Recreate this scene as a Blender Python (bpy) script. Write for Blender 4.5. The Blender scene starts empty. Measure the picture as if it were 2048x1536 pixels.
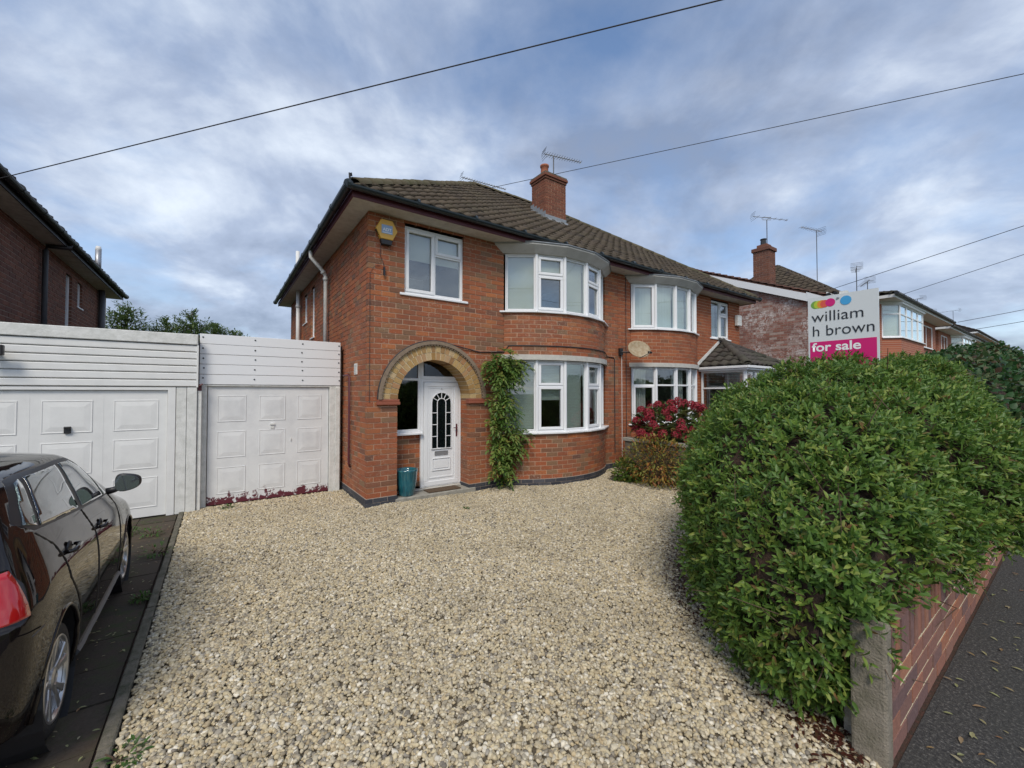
import bpy, bmesh, math, random
import numpy as np
from mathutils import Vector, Matrix
random.seed(7); rng = np.random.default_rng(11)
R = math.radians
scene = bpy.context.scene
col = scene.collection

# ------------------------------------------------------------------ camera
CAM = np.array([-2.02429, -7.08534, 1.95])
A_VIEW, PITCH = 54.596, 1.1855
cd = bpy.data.cameras.new('camera'); cam = bpy.data.objects.new('camera', cd); col.objects.link(cam)
cd.sensor_width = 36; cd.lens = 821.4712 / 2048 * 36; cd.clip_start = 0.05; cd.clip_end = 3000
cam.location = CAM
cam.rotation_euler = (R(90 + PITCH), 0, R(A_VIEW - 90))
scene.camera = cam

# ------------------------------------------------------------------ world
SUN_EL, SUN_AZ = 48, 220          # azimuth measured clockwise from +Y: the light comes from behind the camera, left
w = bpy.data.worlds.new('World'); scene.world = w; w.use_nodes = True
nt = w.node_tree; nt.nodes.clear()
def N(t, tree=None, **kw):
    n = (tree or nt).nodes.new(t)
    for k, v in kw.items(): setattr(n, k, v)
    return n
def L(a, b, tree=None): (tree or nt).links.new(a, b)
out = N('ShaderNodeOutputWorld')
sky = N('ShaderNodeTexSky', sky_type='NISHITA', sun_disc=False, sun_elevation=R(SUN_EL), sun_rotation=R(SUN_AZ), air_density=1.0, dust_density=0.6, ozone_density=2.0)
bg1 = N('ShaderNodeBackground'); bg1.inputs[1].default_value = 0.15
L(sky.outputs[0], bg1.inputs[0])
tc = N('ShaderNodeTexCoord'); sep = N('ShaderNodeSeparateXYZ'); L(tc.outputs['Generated'], sep.inputs[0])
def M(op, a, b=None, tree=None, clamp=False):
    n = N('ShaderNodeMath', tree, operation=op); n.use_clamp = clamp
    for i, v in enumerate((a, b)):
        if v is None: continue
        if isinstance(v, (int, float)): n.inputs[i].default_value = v
        else: L(v, n.inputs[i], tree)
    return n.outputs[0]
zc = M('MAXIMUM', sep.outputs[2], 0.0); den = M('ADD', zc, 0.34)
comb = N('ShaderNodeCombineXYZ'); L(M('DIVIDE', sep.outputs[0], den), comb.inputs[0]); L(M('DIVIDE', sep.outputs[1], den), comb.inputs[1])
mp = N('ShaderNodeMapping'); mp.inputs['Location'].default_value = (3.1, 7.4, 0.6); mp.inputs['Rotation'].default_value = (0, 0, R(35)); mp.inputs['Scale'].default_value = (0.8, 0.8, 1)
L(comb.outputs[0], mp.inputs[0])
n1 = N('ShaderNodeTexNoise'); n1.inputs['Scale'].default_value = 2.2; n1.inputs['Detail'].default_value = 9; n1.inputs['Roughness'].default_value = 0.56; n1.inputs['Distortion'].default_value = 0.15
L(mp.outputs[0], n1.inputs['Vector'])
n2 = N('ShaderNodeTexNoise'); n2.inputs['Scale'].default_value = 2.8; n2.inputs['Detail'].default_value = 10; n2.inputs['Roughness'].default_value = 0.57; n2.inputs['Distortion'].default_value = 0.2
mp2 = N('ShaderNodeMapping'); mp2.inputs['Location'].default_value = (8.3, 1.7, 3.2); L(mp.outputs[0], mp2.inputs[0]); L(mp2.outputs[0], n2.inputs['Vector'])
cov = N('ShaderNodeValToRGB'); cov.color_ramp.elements[0].position = 0.28; cov.color_ramp.elements[1].position = 0.52; L(n1.outputs[0], cov.inputs[0])
ccol = N('ShaderNodeValToRGB'); ce = ccol.color_ramp.elements
ce[0].position = 0.34; ce[0].color = (0.25, 0.30, 0.41, 1); ce[1].position = 0.68; ce[1].color = (0.76, 0.83, 0.92, 1)
e = ce.new(0.50); e.color = (0.41, 0.48, 0.62, 1)
L(n2.outputs[0], ccol.inputs[0])
bg2 = N('ShaderNodeBackground'); bg2.inputs[1].default_value = 0.92; L(ccol.outputs[0], bg2.inputs[0])
mix = N('ShaderNodeMixShader'); L(M('MULTIPLY', cov.outputs[0], 0.9), mix.inputs[0]); L(bg1.outputs[0], mix.inputs[1]); L(bg2.outputs[0], mix.inputs[2])
L(mix.outputs[0], out.inputs[0])

# ------------------------------------------------------------------ sun and exposure
sl = bpy.data.lights.new('sun', 'SUN'); sl.energy = 1.9; sl.angle = R(20); sl.color = (1.0, 0.92, 0.80)
so = bpy.data.objects.new('sun', sl); col.objects.link(so)
sd = Vector((math.sin(R(SUN_AZ)) * math.cos(R(SUN_EL)), math.cos(R(SUN_AZ)) * math.cos(R(SUN_EL)), math.sin(R(SUN_EL))))
so.rotation_euler = sd.to_track_quat('Z', 'Y').to_euler(); so.location = (-10, -20, 20)
vs = scene.view_settings; vs.view_transform = 'Standard'; vs.look = 'None'; vs.exposure = 0.38; vs.gamma = 1; vs.use_curve_mapping = False

# ------------------------------------------------------------------ materials
def ramp(t, src, stops, interp='LINEAR'):
    r = N('ShaderNodeValToRGB', t); r.color_ramp.interpolation = interp
    el = r.color_ramp.elements
    while len(el) < len(stops): el.new(0.5)
    for i, (p, c) in enumerate(stops):
        el[i].position = p; el[i].color = (c[0], c[1], c[2], 1) if not isinstance(c, (int, float)) else (c, c, c, 1)
    L(src, r.inputs[0], t); return r.outputs[0]
def noise(t, scale, detail=4, rough=0.55, vec=None, dist=0.0):
    n = N('ShaderNodeTexNoise', t); n.inputs['Scale'].default_value = scale; n.inputs['Detail'].default_value = detail
    n.inputs['Roughness'].default_value = rough; n.inputs['Distortion'].default_value = dist
    if vec is not None: L(vec, n.inputs['Vector'], t)
    return n.outputs[0]
def mixc(t, f, a, b, mode='MIX'):
    m = N('ShaderNodeMix', t, data_type='RGBA', blend_type=mode)
    for s, v in ((m.inputs[0], f), (m.inputs[6], a), (m.inputs[7], b)):
        if isinstance(v, (int, float)): s.default_value = v
        elif isinstance(v, (tuple, list)): s.default_value = (v[0], v[1], v[2], 1)
        else: L(v, s, t)
    return m.outputs[2]
def newmat(name):
    m = bpy.data.materials.new(name); m.use_nodes = True; t = m.node_tree
    b = t.nodes['Principled BSDF']; return m, t, b
def objvec(t):
    return N('ShaderNodeTexCoord', t).outputs['Object']
def posvec(t):
    return N('ShaderNodeNewGeometry', t).outputs['Position']
def simple(name, c, rough=0.6, metal=0.0, vary=0.12, scale=6.0, bump=0.0, bscale=60.0, coat=0.0, dirt=None, spec=0.5, streak=None):
    """plain surface colour with a little dirt and unevenness of its own"""
    m, t, b = newmat(name); p = posvec(t)
    n = noise(t, scale, 5, 0.6, p)
    d = dirt or tuple(x * (1 - 2.2 * vary) for x in c)
    f = ramp(t, n, [(0.38, 0.0), (0.75, 1.0)])
    cc = mixc(t, M('MULTIPLY', f, min(1.0, vary * 4), t), c, d)
    L(cc, b.inputs['Base Color'], t)
    b.inputs['Roughness'].default_value = rough; b.inputs['Metallic'].default_value = metal
    b.inputs['Specular IOR Level'].default_value = spec
    b.inputs['Coat Weight'].default_value = coat
    if bump > 0:
        bp = N('ShaderNodeBump', t); bp.inputs['Strength'].default_value = bump; bp.inputs['Distance'].default_value = 0.02
        L(noise(t, bscale, 4, 0.6, p), bp.inputs['Height'], t); L(bp.outputs[0], b.inputs['Normal'], t)
    return m
def rnd_value(t):
    a = N('ShaderNodeAttribute', t); a.attribute_name = 'rnd'
    o = N('ShaderNodeObjectInfo', t)
    return M('FRACT', M('ADD', a.outputs['Fac'], o.outputs['Random'], t), None, t)
def piece_mat(name, stops, rough=0.85, fleck=None, fleck_lo=0.58, fscale=26, bump=0.35, bscale=90, grime=None):
    """bricks, tiles, stones: the tone changes from piece to piece, flecks and weathering on top"""
    m, t, b = newmat(name); p = posvec(t); r = rnd_value(t)
    c = ramp(t, r, stops)
    v = noise(t, 45, 4, 0.6, p); c = mixc(t, 0.55, c, ramp(t, v, [(0.3, (0.45, 0.45, 0.45)), (0.7, (1.0, 1.0, 1.0))]), 'MULTIPLY')
    if fleck:
        f1 = noise(t, fscale, 5, 0.7, p); f2 = noise(t, 1.1, 3, 0.5, p)
        f = M('MULTIPLY', ramp(t, f1, [(fleck_lo, 0.0), (fleck_lo + 0.08, 1.0)]), ramp(t, f2, [(0.42, 0.0), (0.6, 1.0)]), t)
        c = mixc(t, M('MULTIPLY', f, 0.7, t), c, fleck)
    if grime:
        g = noise(t, 1.6, 5, 0.65, p); c = mixc(t, M('MULTIPLY', ramp(t, g, [(0.45, 0.0), (0.7, 1.0)]), 0.55, t), c, grime)
    L(c, b.inputs['Base Color'], t); b.inputs['Roughness'].default_value = rough; b.inputs['Specular IOR Level'].default_value = 0.25
    bp = N('ShaderNodeBump', t); bp.inputs['Strength'].default_value = bump; bp.inputs['Distance'].default_value = 0.01
    L(noise(t, bscale, 4, 0.65, p), bp.inputs['Height'], t); L(bp.outputs[0], b.inputs['Normal'], t)
    return m
MT = {}
MT['brick'] = piece_mat('red_brick', [(0, (.36, .108, .048)), (.2, (.41, .132, .06)), (.38, (.31, .103, .052)), (.55, (.45, .155, .063)), (.68, (.23, .108, .062)), (.8, (.28, .168, .095)), (.9, (.52, .17, .06)), (1, (.18, .092, .065))], fleck=(.55, .42, .34), fleck_lo=.56, grime=(.20, .105, .07))
MT['brick_b'] = piece_mat('neighbour_brick', [(0, (.35, .11, .052)), (.3, (.40, .13, .06)), (.6, (.30, .10, .05)), (.85, (.44, .15, .065)), (1, (.25, .11, .062))], fleck=(.5, .38, .3), fleck_lo=.62)
MT['brick_ch'] = piece_mat('sooty_brick', [(0, (.22, .085, .055)), (.4, (.27, .10, .06)), (.7, (.18, .08, .055)), (1, (.30, .12, .07))], fleck=(.4, .3, .25), fleck_lo=.66)
MT['brick_c'] = piece_mat('brown_brick', [(0, (.19, .085, .06)), (.3, (.24, .105, .068)), (.6, (.165, .08, .06)), (1, (.27, .115, .072))])
MT['brick_d'] = piece_mat('whitened_brick', [(0, (.30, .14, .105)), (.3, (.38, .18, .135)), (.6, (.26, .125, .10)), (.8, (.50, .38, .33)), (1, (.33, .155, .12))], fleck=(.72, .67, .64), fleck_lo=.47, fscale=9)
MT['brick_w'] = piece_mat('wall_brick', [(0, (.40, .17, .10)), (.25, (.22, .13, .12)), (.5, (.36, .16, .11)), (.7, (.17, .11, .11)), (.85, (.44, .20, .12)), (1, (.28, .15, .12))], fleck=(.4, .35, .3), fleck_lo=.66)
MT['brick_y'] = piece_mat('buff_brick', [(0, (.40, .23, .085)), (.25, (.54, .36, .15)), (.45, (.33, .18, .08)), (.65, (.57, .41, .20)), (.82, (.42, .20, .09)), (1, (.62, .48, .28))])
MT['brick_k'] = piece_mat('blue_brick', [(0, (.055, .06, .075)), (.4, (.08, .085, .10)), (.7, (.045, .05, .065)), (1, (.11, .11, .125))], rough=.6, fleck=(.3, .3, .3), fleck_lo=.62)
MT['mortar'] = simple('mortar', (.53, .35, .24), .95, vary=.15, scale=9, bump=.4)
MT['mortar_grey'] = simple('grey_mortar', (.42, .34, .28), .95, vary=.15, scale=9, bump=.4)
MT['mortar_pale'] = simple('pale_mortar', (.72, .62, .42), .95, vary=.15, scale=9, bump=.4)
MT['tile'] = piece_mat('roof_tile', [(0, (.085, .066, .05)), (.3, (.104, .08, .058)), (.6, (.072, .057, .046)), (.85, (.12, .092, .066)), (1, (.054, .045, .038))], rough=.9, fleck=(.19, .17, .125), fleck_lo=.55, fscale=16, grime=(.10, .085, .055))
MT['tile_b'] = piece_mat('dark_roof_tile', [(0, (.07, .06, .055)), (.5, (.10, .085, .075)), (1, (.055, .05, .045))], rough=.85, grime=(.08, .085, .05))
MT['tile_c'] = piece_mat('brown_roof_tile', [(0, (.12, .06, .045)), (.5, (.15, .075, .055)), (1, (.09, .05, .04))], rough=.9)
MT['ridge'] = piece_mat('ridge_tile', [(0, (.12, .10, .065)), (.5, (.15, .125, .08)), (1, (.095, .085, .055))], rough=.9, grime=(.09, .095, .05))
MT['underlay'] = simple('roof_underlay', (.035, .03, .028), .9)
MT['upvc'] = simple('white_upvc', (.80, .81, .82), .32, vary=.03, scale=3)
MT['white'] = simple('white_paint', (.76, .76, .74), .55, vary=.10, scale=5, bump=.08)
MT['oldwhite'] = simple('weathered_white_paint', (.73, .73, .70), .7, vary=.16, scale=9, bump=.3, bscale=40, dirt=(.44, .45, .41))
MT['soffit'] = simple('soffit_paint', (.60, .57, .51), .8, vary=.18, scale=8, dirt=(.36, .33, .28))
MT['canopy'] = simple('bay_canopy_paint', (.50, .49, .46), .75, vary=.14, scale=5, dirt=(.34, .33, .30))
MT['concrete'] = simple('concrete', (.36, .34, .29), .9, vary=.2, scale=12, bump=.6, bscale=70)
MT['concrete_post'] = simple('aged_concrete', (.27, .235, .185), .95, vary=.22, scale=10, bump=.7, bscale=80, dirt=(.13, .12, .08))
MT['concrete_pale'] = simple('pale_concrete', (.55, .53, .48), .85, vary=.16, scale=9, bump=.4, bscale=60)
MT['concrete_moss'] = simple('mossy_concrete', (.17, .15, .115), .95, vary=.25, scale=9, bump=.7, bscale=60, dirt=(.05, .055, .03))
MT['hood'] = simple('hood_mould', (.27, .20, .14), .9, vary=.2, scale=14, bump=.4)
MT['impost'] = simple('impost_tile', (.30, .09, .05), .75, vary=.15, scale=12)
MT['gutter'] = simple('dark_gutter', (.018, .027, .032), .35, vary=.1)
MT['maroon'] = simple('maroon_paint', (.10, .018, .025), .5, vary=.12)
MT['black'] = simple('black_plastic', (.018, .018, .02), .45, vary=.05)
MT['cable'] = simple('cable_sheath', (.03, .03, .035), .6, vary=.02)
MT['greypipe'] = simple('grey_pipe', (.085, .09, .10), .5, vary=.1)
MT['lead'] = simple('lead_flashing', (.30, .32, .34), .55, metal=.3, vary=.2, scale=14)
MT['alu'] = simple('aluminium', (.42, .43, .45), .45, metal=.7, vary=.1)
MT['terracotta'] = simple('terracotta', (.36, .12, .06), .8, vary=.15)
MT['yellow'] = simple('yellow_plastic', (.72, .40, .06), .4, vary=.05)
MT['teal'] = None
MT['mat'] = simple('coir', (.13, .085, .05), 1.0, vary=.2, scale=40, bump=.8, bscale=200)
MT['blind'] = simple('blind_fabric', (.62, .60, .50), .8, vary=.03)
MT['slat'] = simple('blind_slat', (.66, .69, .64), .5, vary=.03)
MT['curtain'] = simple('curtain', (.55, .55, .53), .9, vary=.1)
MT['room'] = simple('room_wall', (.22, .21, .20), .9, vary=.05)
MT['dish'] = simple('rusty_dish', (.40, .33, .22), .7, vary=.24, scale=14, dirt=(.25, .16, .075))
MT['stem'] = simple('woody_stem', (.11, .07, .045), .9, vary=.2, scale=30, bump=.4)
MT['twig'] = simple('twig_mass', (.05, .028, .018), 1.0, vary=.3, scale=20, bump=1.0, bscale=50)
def glassmat(name='window_glass', tint=(1, 1, 1), base=0.07, k=1.6):
    m, t, b = newmat(name); t.nodes.remove(b)
    o = t.nodes['Material Output']; tr = N('ShaderNodeBsdfTransparent', t); tr.inputs[0].default_value = (*tint, 1)
    g = N('ShaderNodeBsdfGlossy', t); g.inputs['Roughness'].default_value = 0.01; g.inputs[0].default_value = (.95, .97, 1, 1)
    ge = N('ShaderNodeNewGeometry', t); dt = N('ShaderNodeVectorMath', t, operation='DOT_PRODUCT'); L(ge.outputs['Incoming'], dt.inputs[0], t); L(ge.outputs['Normal'], dt.inputs[1], t)
    fr = M('ADD', M('MULTIPLY', M('POWER', M('SUBTRACT', 1.0, M('ABSOLUTE', dt.outputs['Value'], None, t), t), 5.0, t), .96, t), .04, t)
    bp = N('ShaderNodeBump', t); bp.inputs['Strength'].default_value = .03; L(noise(t, 2.2, 2, .5, posvec(t)), bp.inputs['Height'], t)
    L(bp.outputs[0], g.inputs['Normal'], t)
    f = M('ADD', M('MULTIPLY', fr, k, t), base, t, clamp=True)
    mx = N('ShaderNodeMixShader', t); L(f, mx.inputs[0], t); L(tr.outputs[0], mx.inputs[1], t); L(g.outputs[0], mx.inputs[2], t); L(mx.outputs[0], o.inputs[0], t)
    return m
MT['glass'] = glassmat(tint=(.88, .92, .91))
MT['glass_dark'] = glassmat('dark_glass', (.30, .33, .34), .03, 1.0)
MT['glass_car'] = glassmat('car_glass', (.38, .44, .42), .10, 1.6)
def paint_door():
    m, t, b = newmat('peeling_paint'); p = posvec(t); s = N('ShaderNodeSeparateXYZ', t); L(p, s.inputs[0], t)
    n = noise(t, 7, 8, .75, p, .4); n3 = noise(t, 30, 5, .7, p)
    low = N('ShaderNodeMapRange', t); low.inputs[1].default_value = 0.02; low.inputs[2].default_value = 0.34; low.inputs[3].default_value = .22; low.inputs[4].default_value = -.17; L(s.outputs[2], low.inputs[0], t)
    f = ramp(t, M('ADD', n, low.outputs[0], t), [(.585, 0.0), (.60, 1.0)])
    f2 = M('MULTIPLY', ramp(t, n3, [(.66, 0.0), (.69, 1.0)]), ramp(t, noise(t, 2.0, 3, .5, p), [(.5, 0.0), (.62, .8)]), t)
    base = mixc(t, ramp(t, noise(t, 4, 5, .6, p), [(.4, 0.0), (.75, .5)]), (.74, .745, .74), (.52, .53, .54))
    c = mixc(t, M('MAXIMUM', f, M('MULTIPLY', f2, .35, t), t), base, (.11, .016, .028))
    L(c, b.inputs['Base Color'], t); b.inputs['Roughness'].default_value = .55
    bp = N('ShaderNodeBump', t); bp.inputs['Strength'].default_value = .3; bp.inputs['Distance'].default_value = .004
    L(M('SUBTRACT', 1.0, f, t), bp.inputs['Height'], t); L(bp.outputs[0], b.inputs['Normal'], t); return m
MT['peel'] = paint_door()
def glaze():
    m, t, b = newmat('teal_glaze'); p = posvec(t)
    mp = N('ShaderNodeMapping', t); mp.inputs['Scale'].default_value = (30, 30, 3); L(p, mp.inputs[0], t)
    c = ramp(t, noise(t, 1.0, 4, .6, mp.outputs[0]), [(.3, (.01, .06, .085)), (.5, (.015, .13, .17)), (.7, (.06, .17, .18)), (.85, (.12, .12, .08))])
    L(c, b.inputs['Base Color'], t); b.inputs['Roughness'].default_value = .15; b.inputs['Coat Weight'].default_value = .5; return m
MT['teal'] = glaze()
def carpaint():
    m, t, b = newmat('car_paint'); b.inputs['Base Color'].default_value = (.010, .007, .007, 1); b.inputs['Metallic'].default_value = .0
    b.inputs['Roughness'].default_value = .04; b.inputs['Coat Weight'].default_value = 0; b.inputs['Coat Roughness'].default_value = .015
    p = posvec(t); c = mixc(t, M('MULTIPLY', ramp(t, noise(t, 5, 6, .6, p), [(.5, 0.0), (.8, 1.0)]), .2, t), (.010, .007, .007), (.035, .028, .024)); L(c, b.inputs['Base Color'], t)
    return m
MT['paint'] = carpaint()
MT['tyre'] = simple('tyre_rubber', (.022, .021, .02), .85, vary=.2, scale=18, bump=.2)
MT['alloy'] = simple('alloy_wheel', (.55, .55, .56), .3, metal=.85, vary=.1)
def lampmat():
    m, t, b = newmat('tail_lamp_red'); b.inputs['Base Color'].default_value = (.45, .008, .012, 1); b.inputs['Roughness'].default_value = .08; b.inputs['Coat Weight'].default_value = 1
    b.inputs['Subsurface Weight'].default_value = 0; return m
MT['redlamp'] = lampmat()
def leafmat(name, stops, rough=.45, trans=.3):
    m, t, b = newmat(name); r = rnd_value(t); p = posvec(t)
    c = ramp(t, r, stops); c = mixc(t, .35, c, ramp(t, noise(t, 9, 3, .5, p), [(.3, (.5, .5, .5)), (.7, (1, 1, 1))]), 'MULTIPLY')
    L(c, b.inputs['Base Color'], t); b.inputs['Roughness'].default_value = rough; b.inputs['Specular IOR Level'].default_value = .4
    tl = N('ShaderNodeBsdfTranslucent', t); L(c, tl.inputs[0], t); mx = N('ShaderNodeMixShader', t); mx.inputs[0].default_value = trans
    L(b.outputs[0], mx.inputs[1], t); L(tl.outputs[0], mx.inputs[2], t); L(mx.outputs[0], t.nodes['Material Output'].inputs[0], t); return m
MT['leaf_hedge'] = leafmat('hedge_leaf', [(0, (.07, .145, .028)), (.25, (.12, .225, .04)), (.5, (.095, .185, .04)), (.75, (.18, .29, .05)), (.92, (.31, .38, .08)), (.975, (.18, .13, .05)), (1, (.24, .13, .05))], trans=.35)
MT['leaf_ivy'] = leafmat('ivy_leaf', [(0, (.03, .085, .022)), (.4, (.045, .12, .03)), (.7, (.06, .13, .045)), (.9, (.11, .14, .05)), (1, (.11, .06, .035))])
MT['leaf_wist'] = leafmat('climber_leaf', [(0, (.07, .15, .025)), (.5, (.12, .21, .04)), (.85, (.19, .26, .055)), (1, (.32, .28, .07))])
MT['leaf_shrub'] = leafmat('autumn_leaf', [(0, (.16, .20, .04)), (.35, (.28, .26, .055)), (.6, (.36, .25, .06)), (.8, (.42, .17, .04)), (1, (.24, .08, .04))])
MT['leaf_dark'] = leafmat('hydrangea_leaf', [(0, (.05, .09, .025)), (.6, (.09, .13, .03)), (1, (.18, .15, .05))])
MT['petal'] = leafmat('hydrangea_petal', [(0, (.25, .014, .028)), (.4, (.37, .022, .045)), (.8, (.44, .045, .07)), (1, (.38, .12, .10))], rough=.6)
MT['conifer'] = leafmat('conifer_spray', [(0, (.10, .17, .06)), (.5, (.15, .23, .08)), (1, (.22, .28, .11))], rough=.7)
MT['weed'] = leafmat('weed_leaf', [(0, (.05, .12, .02)), (1, (.10, .18, .04))])
MT['litter'] = leafmat('fallen_leaf', [(0, (.30, .33, .14)), (.4, (.40, .38, .20)), (.7, (.28, .14, .06)), (1, (.45, .42, .28))])
def gravel_mat():
    m, t, b = newmat('gravel_stone'); o = N('ShaderNodeObjectInfo', t); p = posvec(t)
    c = ramp(t, o.outputs['Random'], [(0, (.53, .44, .275)), (.2, (.65, .555, .365)), (.38, (.38, .33, .245)), (.52, (.74, .66, .485)), (.68, (.22, .195, .16)), (.8, (.59, .47, .28)), (.92, (.85, .79, .655)), (1, (.14, .12, .10))])
    g = noise(t, .9, 5, .6, p); c = mixc(t, ramp(t, g, [(.45, 0.0), (.68, .35)]), c, (.33, .28, .19))
    c = mixc(t, .6, c, ramp(t, noise(t, 70, 3, .6, p), [(.3, (.5, .48, .45)), (.65, (.96, .95, .93))]), 'MULTIPLY')
    L(c, b.inputs['Base Color'], t); b.inputs['Roughness'].default_value = .75; b.inputs['Specular IOR Level'].default_value = .3; return m
MT['gravel'] = gravel_mat()
MT['gravel_bed'] = simple('gravel_bed', (.13, .105, .07), .95, vary=.2, scale=30, bump=.8, bscale=50)
def tarmac():
    m, t, b = newmat('tarmac'); p = posvec(t)
    a = noise(t, 55, 3, .85, p); g = noise(t, 1.2, 5, .65, p)
    c = ramp(t, a, [(.38, (.018, .018, .019)), (.54, (.05, .048, .046)), (.62, (.12, .115, .105)), (.72, (.26, .25, .23))])
    c = mixc(t, ramp(t, g, [(.4, 0.0), (.7, .55)]), c, (.035, .036, .03))
    L(c, b.inputs['Base Color'], t); b.inputs['Roughness'].default_value = .85
    bp = N('ShaderNodeBump', t); bp.inputs['Strength'].default_value = .8; bp.inputs['Distance'].default_value = .012; L(a, bp.inputs['Height'], t); L(bp.outputs[0], b.inputs['Normal'], t); return m
MT['tarmac'] = tarmac()
MT['slab'] = piece_mat('dark_paving', [(0, (.07, .055, .043)), (.5, (.09, .07, .053)), (1, (.06, .05, .04))], rough=.85, fleck=(.05, .065, .025), fleck_lo=.48, fscale=7, grime=(.075, .05, .032))
MT['soil'] = simple('soil', (.05, .033, .022), 1.0, vary=.3, scale=20, bump=1.0, bscale=60, dirt=(.09, .035, .025))
MT['grass'] = simple('grass_ground', (.06, .085, .03), 1.0, vary=.3, scale=3)
def flat(name, c, rough=.5):
    m, t, b = newmat(name); b.inputs['Base Color'].default_value = (*c, 1); b.inputs['Roughness'].default_value = rough; return m
for nm, c in dict(sign_white=(.66, .69, .70), sign_pink=(.62, .005, .16), ink=(.015, .018, .025), print_white=(.85, .85, .85), dot_green=(.17, .36, .06), dot_lime=(.46, .56, .04), dot_orange=(.75, .28, .03), dot_red=(.70, .10, .06), dot_pink=(.62, .01, .18), dot_blue=(.06, .36, .68), badge_blue=(.30, .42, .62), mirror=(.35, .5, .6)).items():
    MT[nm] = flat(nm, c)

# ------------------------------------------------------------------ mesh helpers
def tag(o, label=None, cat=None, group=None, kind=None):
    for k, v in (('label', label), ('category', cat), ('group', group), ('kind', kind)):
        if v: o[k] = v
    return o
class MB:
    def __init__(s): s.v = []; s.f = []; s.r = []; s.m = []
    def add(s, vs, fs, r=None, m=0):
        b = len(s.v); s.v.extend([tuple(map(float, x)) for x in vs]); s.f.extend([tuple(i + b for i in f) for f in fs])
        s.r.extend([random.random() if r is None else r] * len(fs)); s.m.extend([m] * len(fs)); return s
    def box(s, p0, p1, r=None, m=0):
        x0, y0, z0 = p0; x1, y1, z1 = p1
        x0, x1 = min(x0, x1), max(x0, x1); y0, y1 = min(y0, y1), max(y0, y1); z0, z1 = min(z0, z1), max(z0, z1)
        return s.add([(x0, y0, z0), (x1, y0, z0), (x1, y1, z0), (x0, y1, z0), (x0, y0, z1), (x1, y0, z1), (x1, y1, z1), (x0, y1, z1)], BOXF, r, m)
    def obox(s, O, u, n, a0, a1, b0, b1, z0, z1, r=None, m=0):
        """box in a wall frame: a along u, b along n (outward), z up"""
        O = np.asarray(O, float); u = np.asarray(u, float); n = np.asarray(n, float); k = np.array([0, 0, 1.0])
        vs = [O + u * a + n * b + k * z for z in (z0, z1) for (a, b) in ((a0, b1), (a1, b1), (a1, b0), (a0, b0))]
        return s.add(vs, BOXF, r, m)
    def tube(s, pts, rad, seg=8, cap=True, m=0, r=None):
        pts = [np.asarray(p, float) for p in pts]; n = len(pts); rad = rad if hasattr(rad, '__len__') else [rad] * n
        vs = []; up = np.array([0, 0, 1.0])
        for i, p in enumerate(pts):
            t = pts[min(i + 1, n - 1)] - pts[max(i - 1, 0)]; t = t / (np.linalg.norm(t) + 1e-9)
            a = np.cross(t, up if abs(t[2]) < .95 else np.array([1.0, 0, 0])); a /= np.linalg.norm(a); b = np.cross(t, a)
            for k in range(seg):
                q = 2 * math.pi * k / seg; vs.append(p + (a * math.cos(q) + b * math.sin(q)) * rad[i])
        fs = [(i * seg + k, i * seg + (k + 1) % seg, (i + 1) * seg + (k + 1) % seg, (i + 1) * seg + k) for i in range(n - 1) for k in range(seg)]
        if cap: fs += [tuple(range(seg))[::-1], tuple((n - 1) * seg + k for k in range(seg))]
        return s.add(vs, fs, r, m)
    def lathe(s, prof, c, seg=20, axis='z', m=0, r=None):
        c = np.asarray(c, float); vs = []
        for (rr, h) in prof:
            for k in range(seg):
                q = 2 * math.pi * k / seg
                d = (rr * math.cos(q), rr * math.sin(q), h) if axis == 'z' else (h, rr * math.cos(q), rr * math.sin(q))
                vs.append(c + np.array(d))
        fs = [(i * seg + k, i * seg + (k + 1) % seg, (i + 1) * seg + (k + 1) % seg, (i + 1) * seg + k) for i in range(len(prof) - 1) for k in range(seg)]
        return s.add(vs, fs, r, m)
    def prism(s, poly, d, r=None, m=0):
        """closed polygon of 3-D points pushed by vector d"""
        n = len(poly); d = np.asarray(d, float); vs = [np.asarray(p, float) for p in poly]; vs += [v + d for v in vs]
        fs = [tuple(range(n))[::-1], tuple(range(n, 2 * n))] + [(i, (i + 1) % n, n + (i + 1) % n, n + i) for i in range(n)]
        return s.add(vs, fs, r, m)
    def mesh(s, name, mats, smooth=False):
        me = bpy.data.meshes.new(name); me.from_pydata(s.v, [], s.f)
        a = me.attributes.new('rnd', 'FLOAT', 'FACE'); a.data.foreach_set('value', s.r)
        for m in (mats if isinstance(mats, (list, tuple)) else [mats]): me.materials.append(m)
        if max(s.m, default=0) > 0: me.polygons.foreach_set('material_index', s.m)
        if smooth: me.polygons.foreach_set('use_smooth', [True] * len(me.polygons))
        me.update(); bm = bmesh.new(); bm.from_mesh(me); bmesh.ops.recalc_face_normals(bm, faces=bm.faces); bm.to_mesh(me); bm.free()
        return me
    def build(s, name, mats, parent=None, smooth=False, kind=None, label=None, local=False):
        return link(name, s.mesh(name, mats, smooth), parent, kind, label, local)
BOXF = [(3, 2, 1, 0), (4, 5, 6, 7), (0, 1, 5, 4), (1, 2, 6, 5), (2, 3, 7, 6), (3, 0, 4, 7)]
WORLD = {}
def link(name, me, parent=None, kind=None, label=None, local=False):
    o = bpy.data.objects.new(name, me); col.objects.link(o)
    if parent is not None:
        o.parent = parent
        if not local: o.matrix_parent_inverse = Matrix.Translation(-Vector(WORLD.get(parent.name, (0, 0, 0))))
    if kind: o['kind'] = kind
    if label: o['label'] = label
    return o
def thing(name, loc, label, cat, group=None, rz=0):
    o = bpy.data.objects.new(name, None); col.objects.link(o); o.location = loc; o.rotation_euler = (0, 0, rz); o.empty_display_size = .2
    WORLD[o.name] = tuple(loc); return tag(o, label, cat, group)
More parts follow.
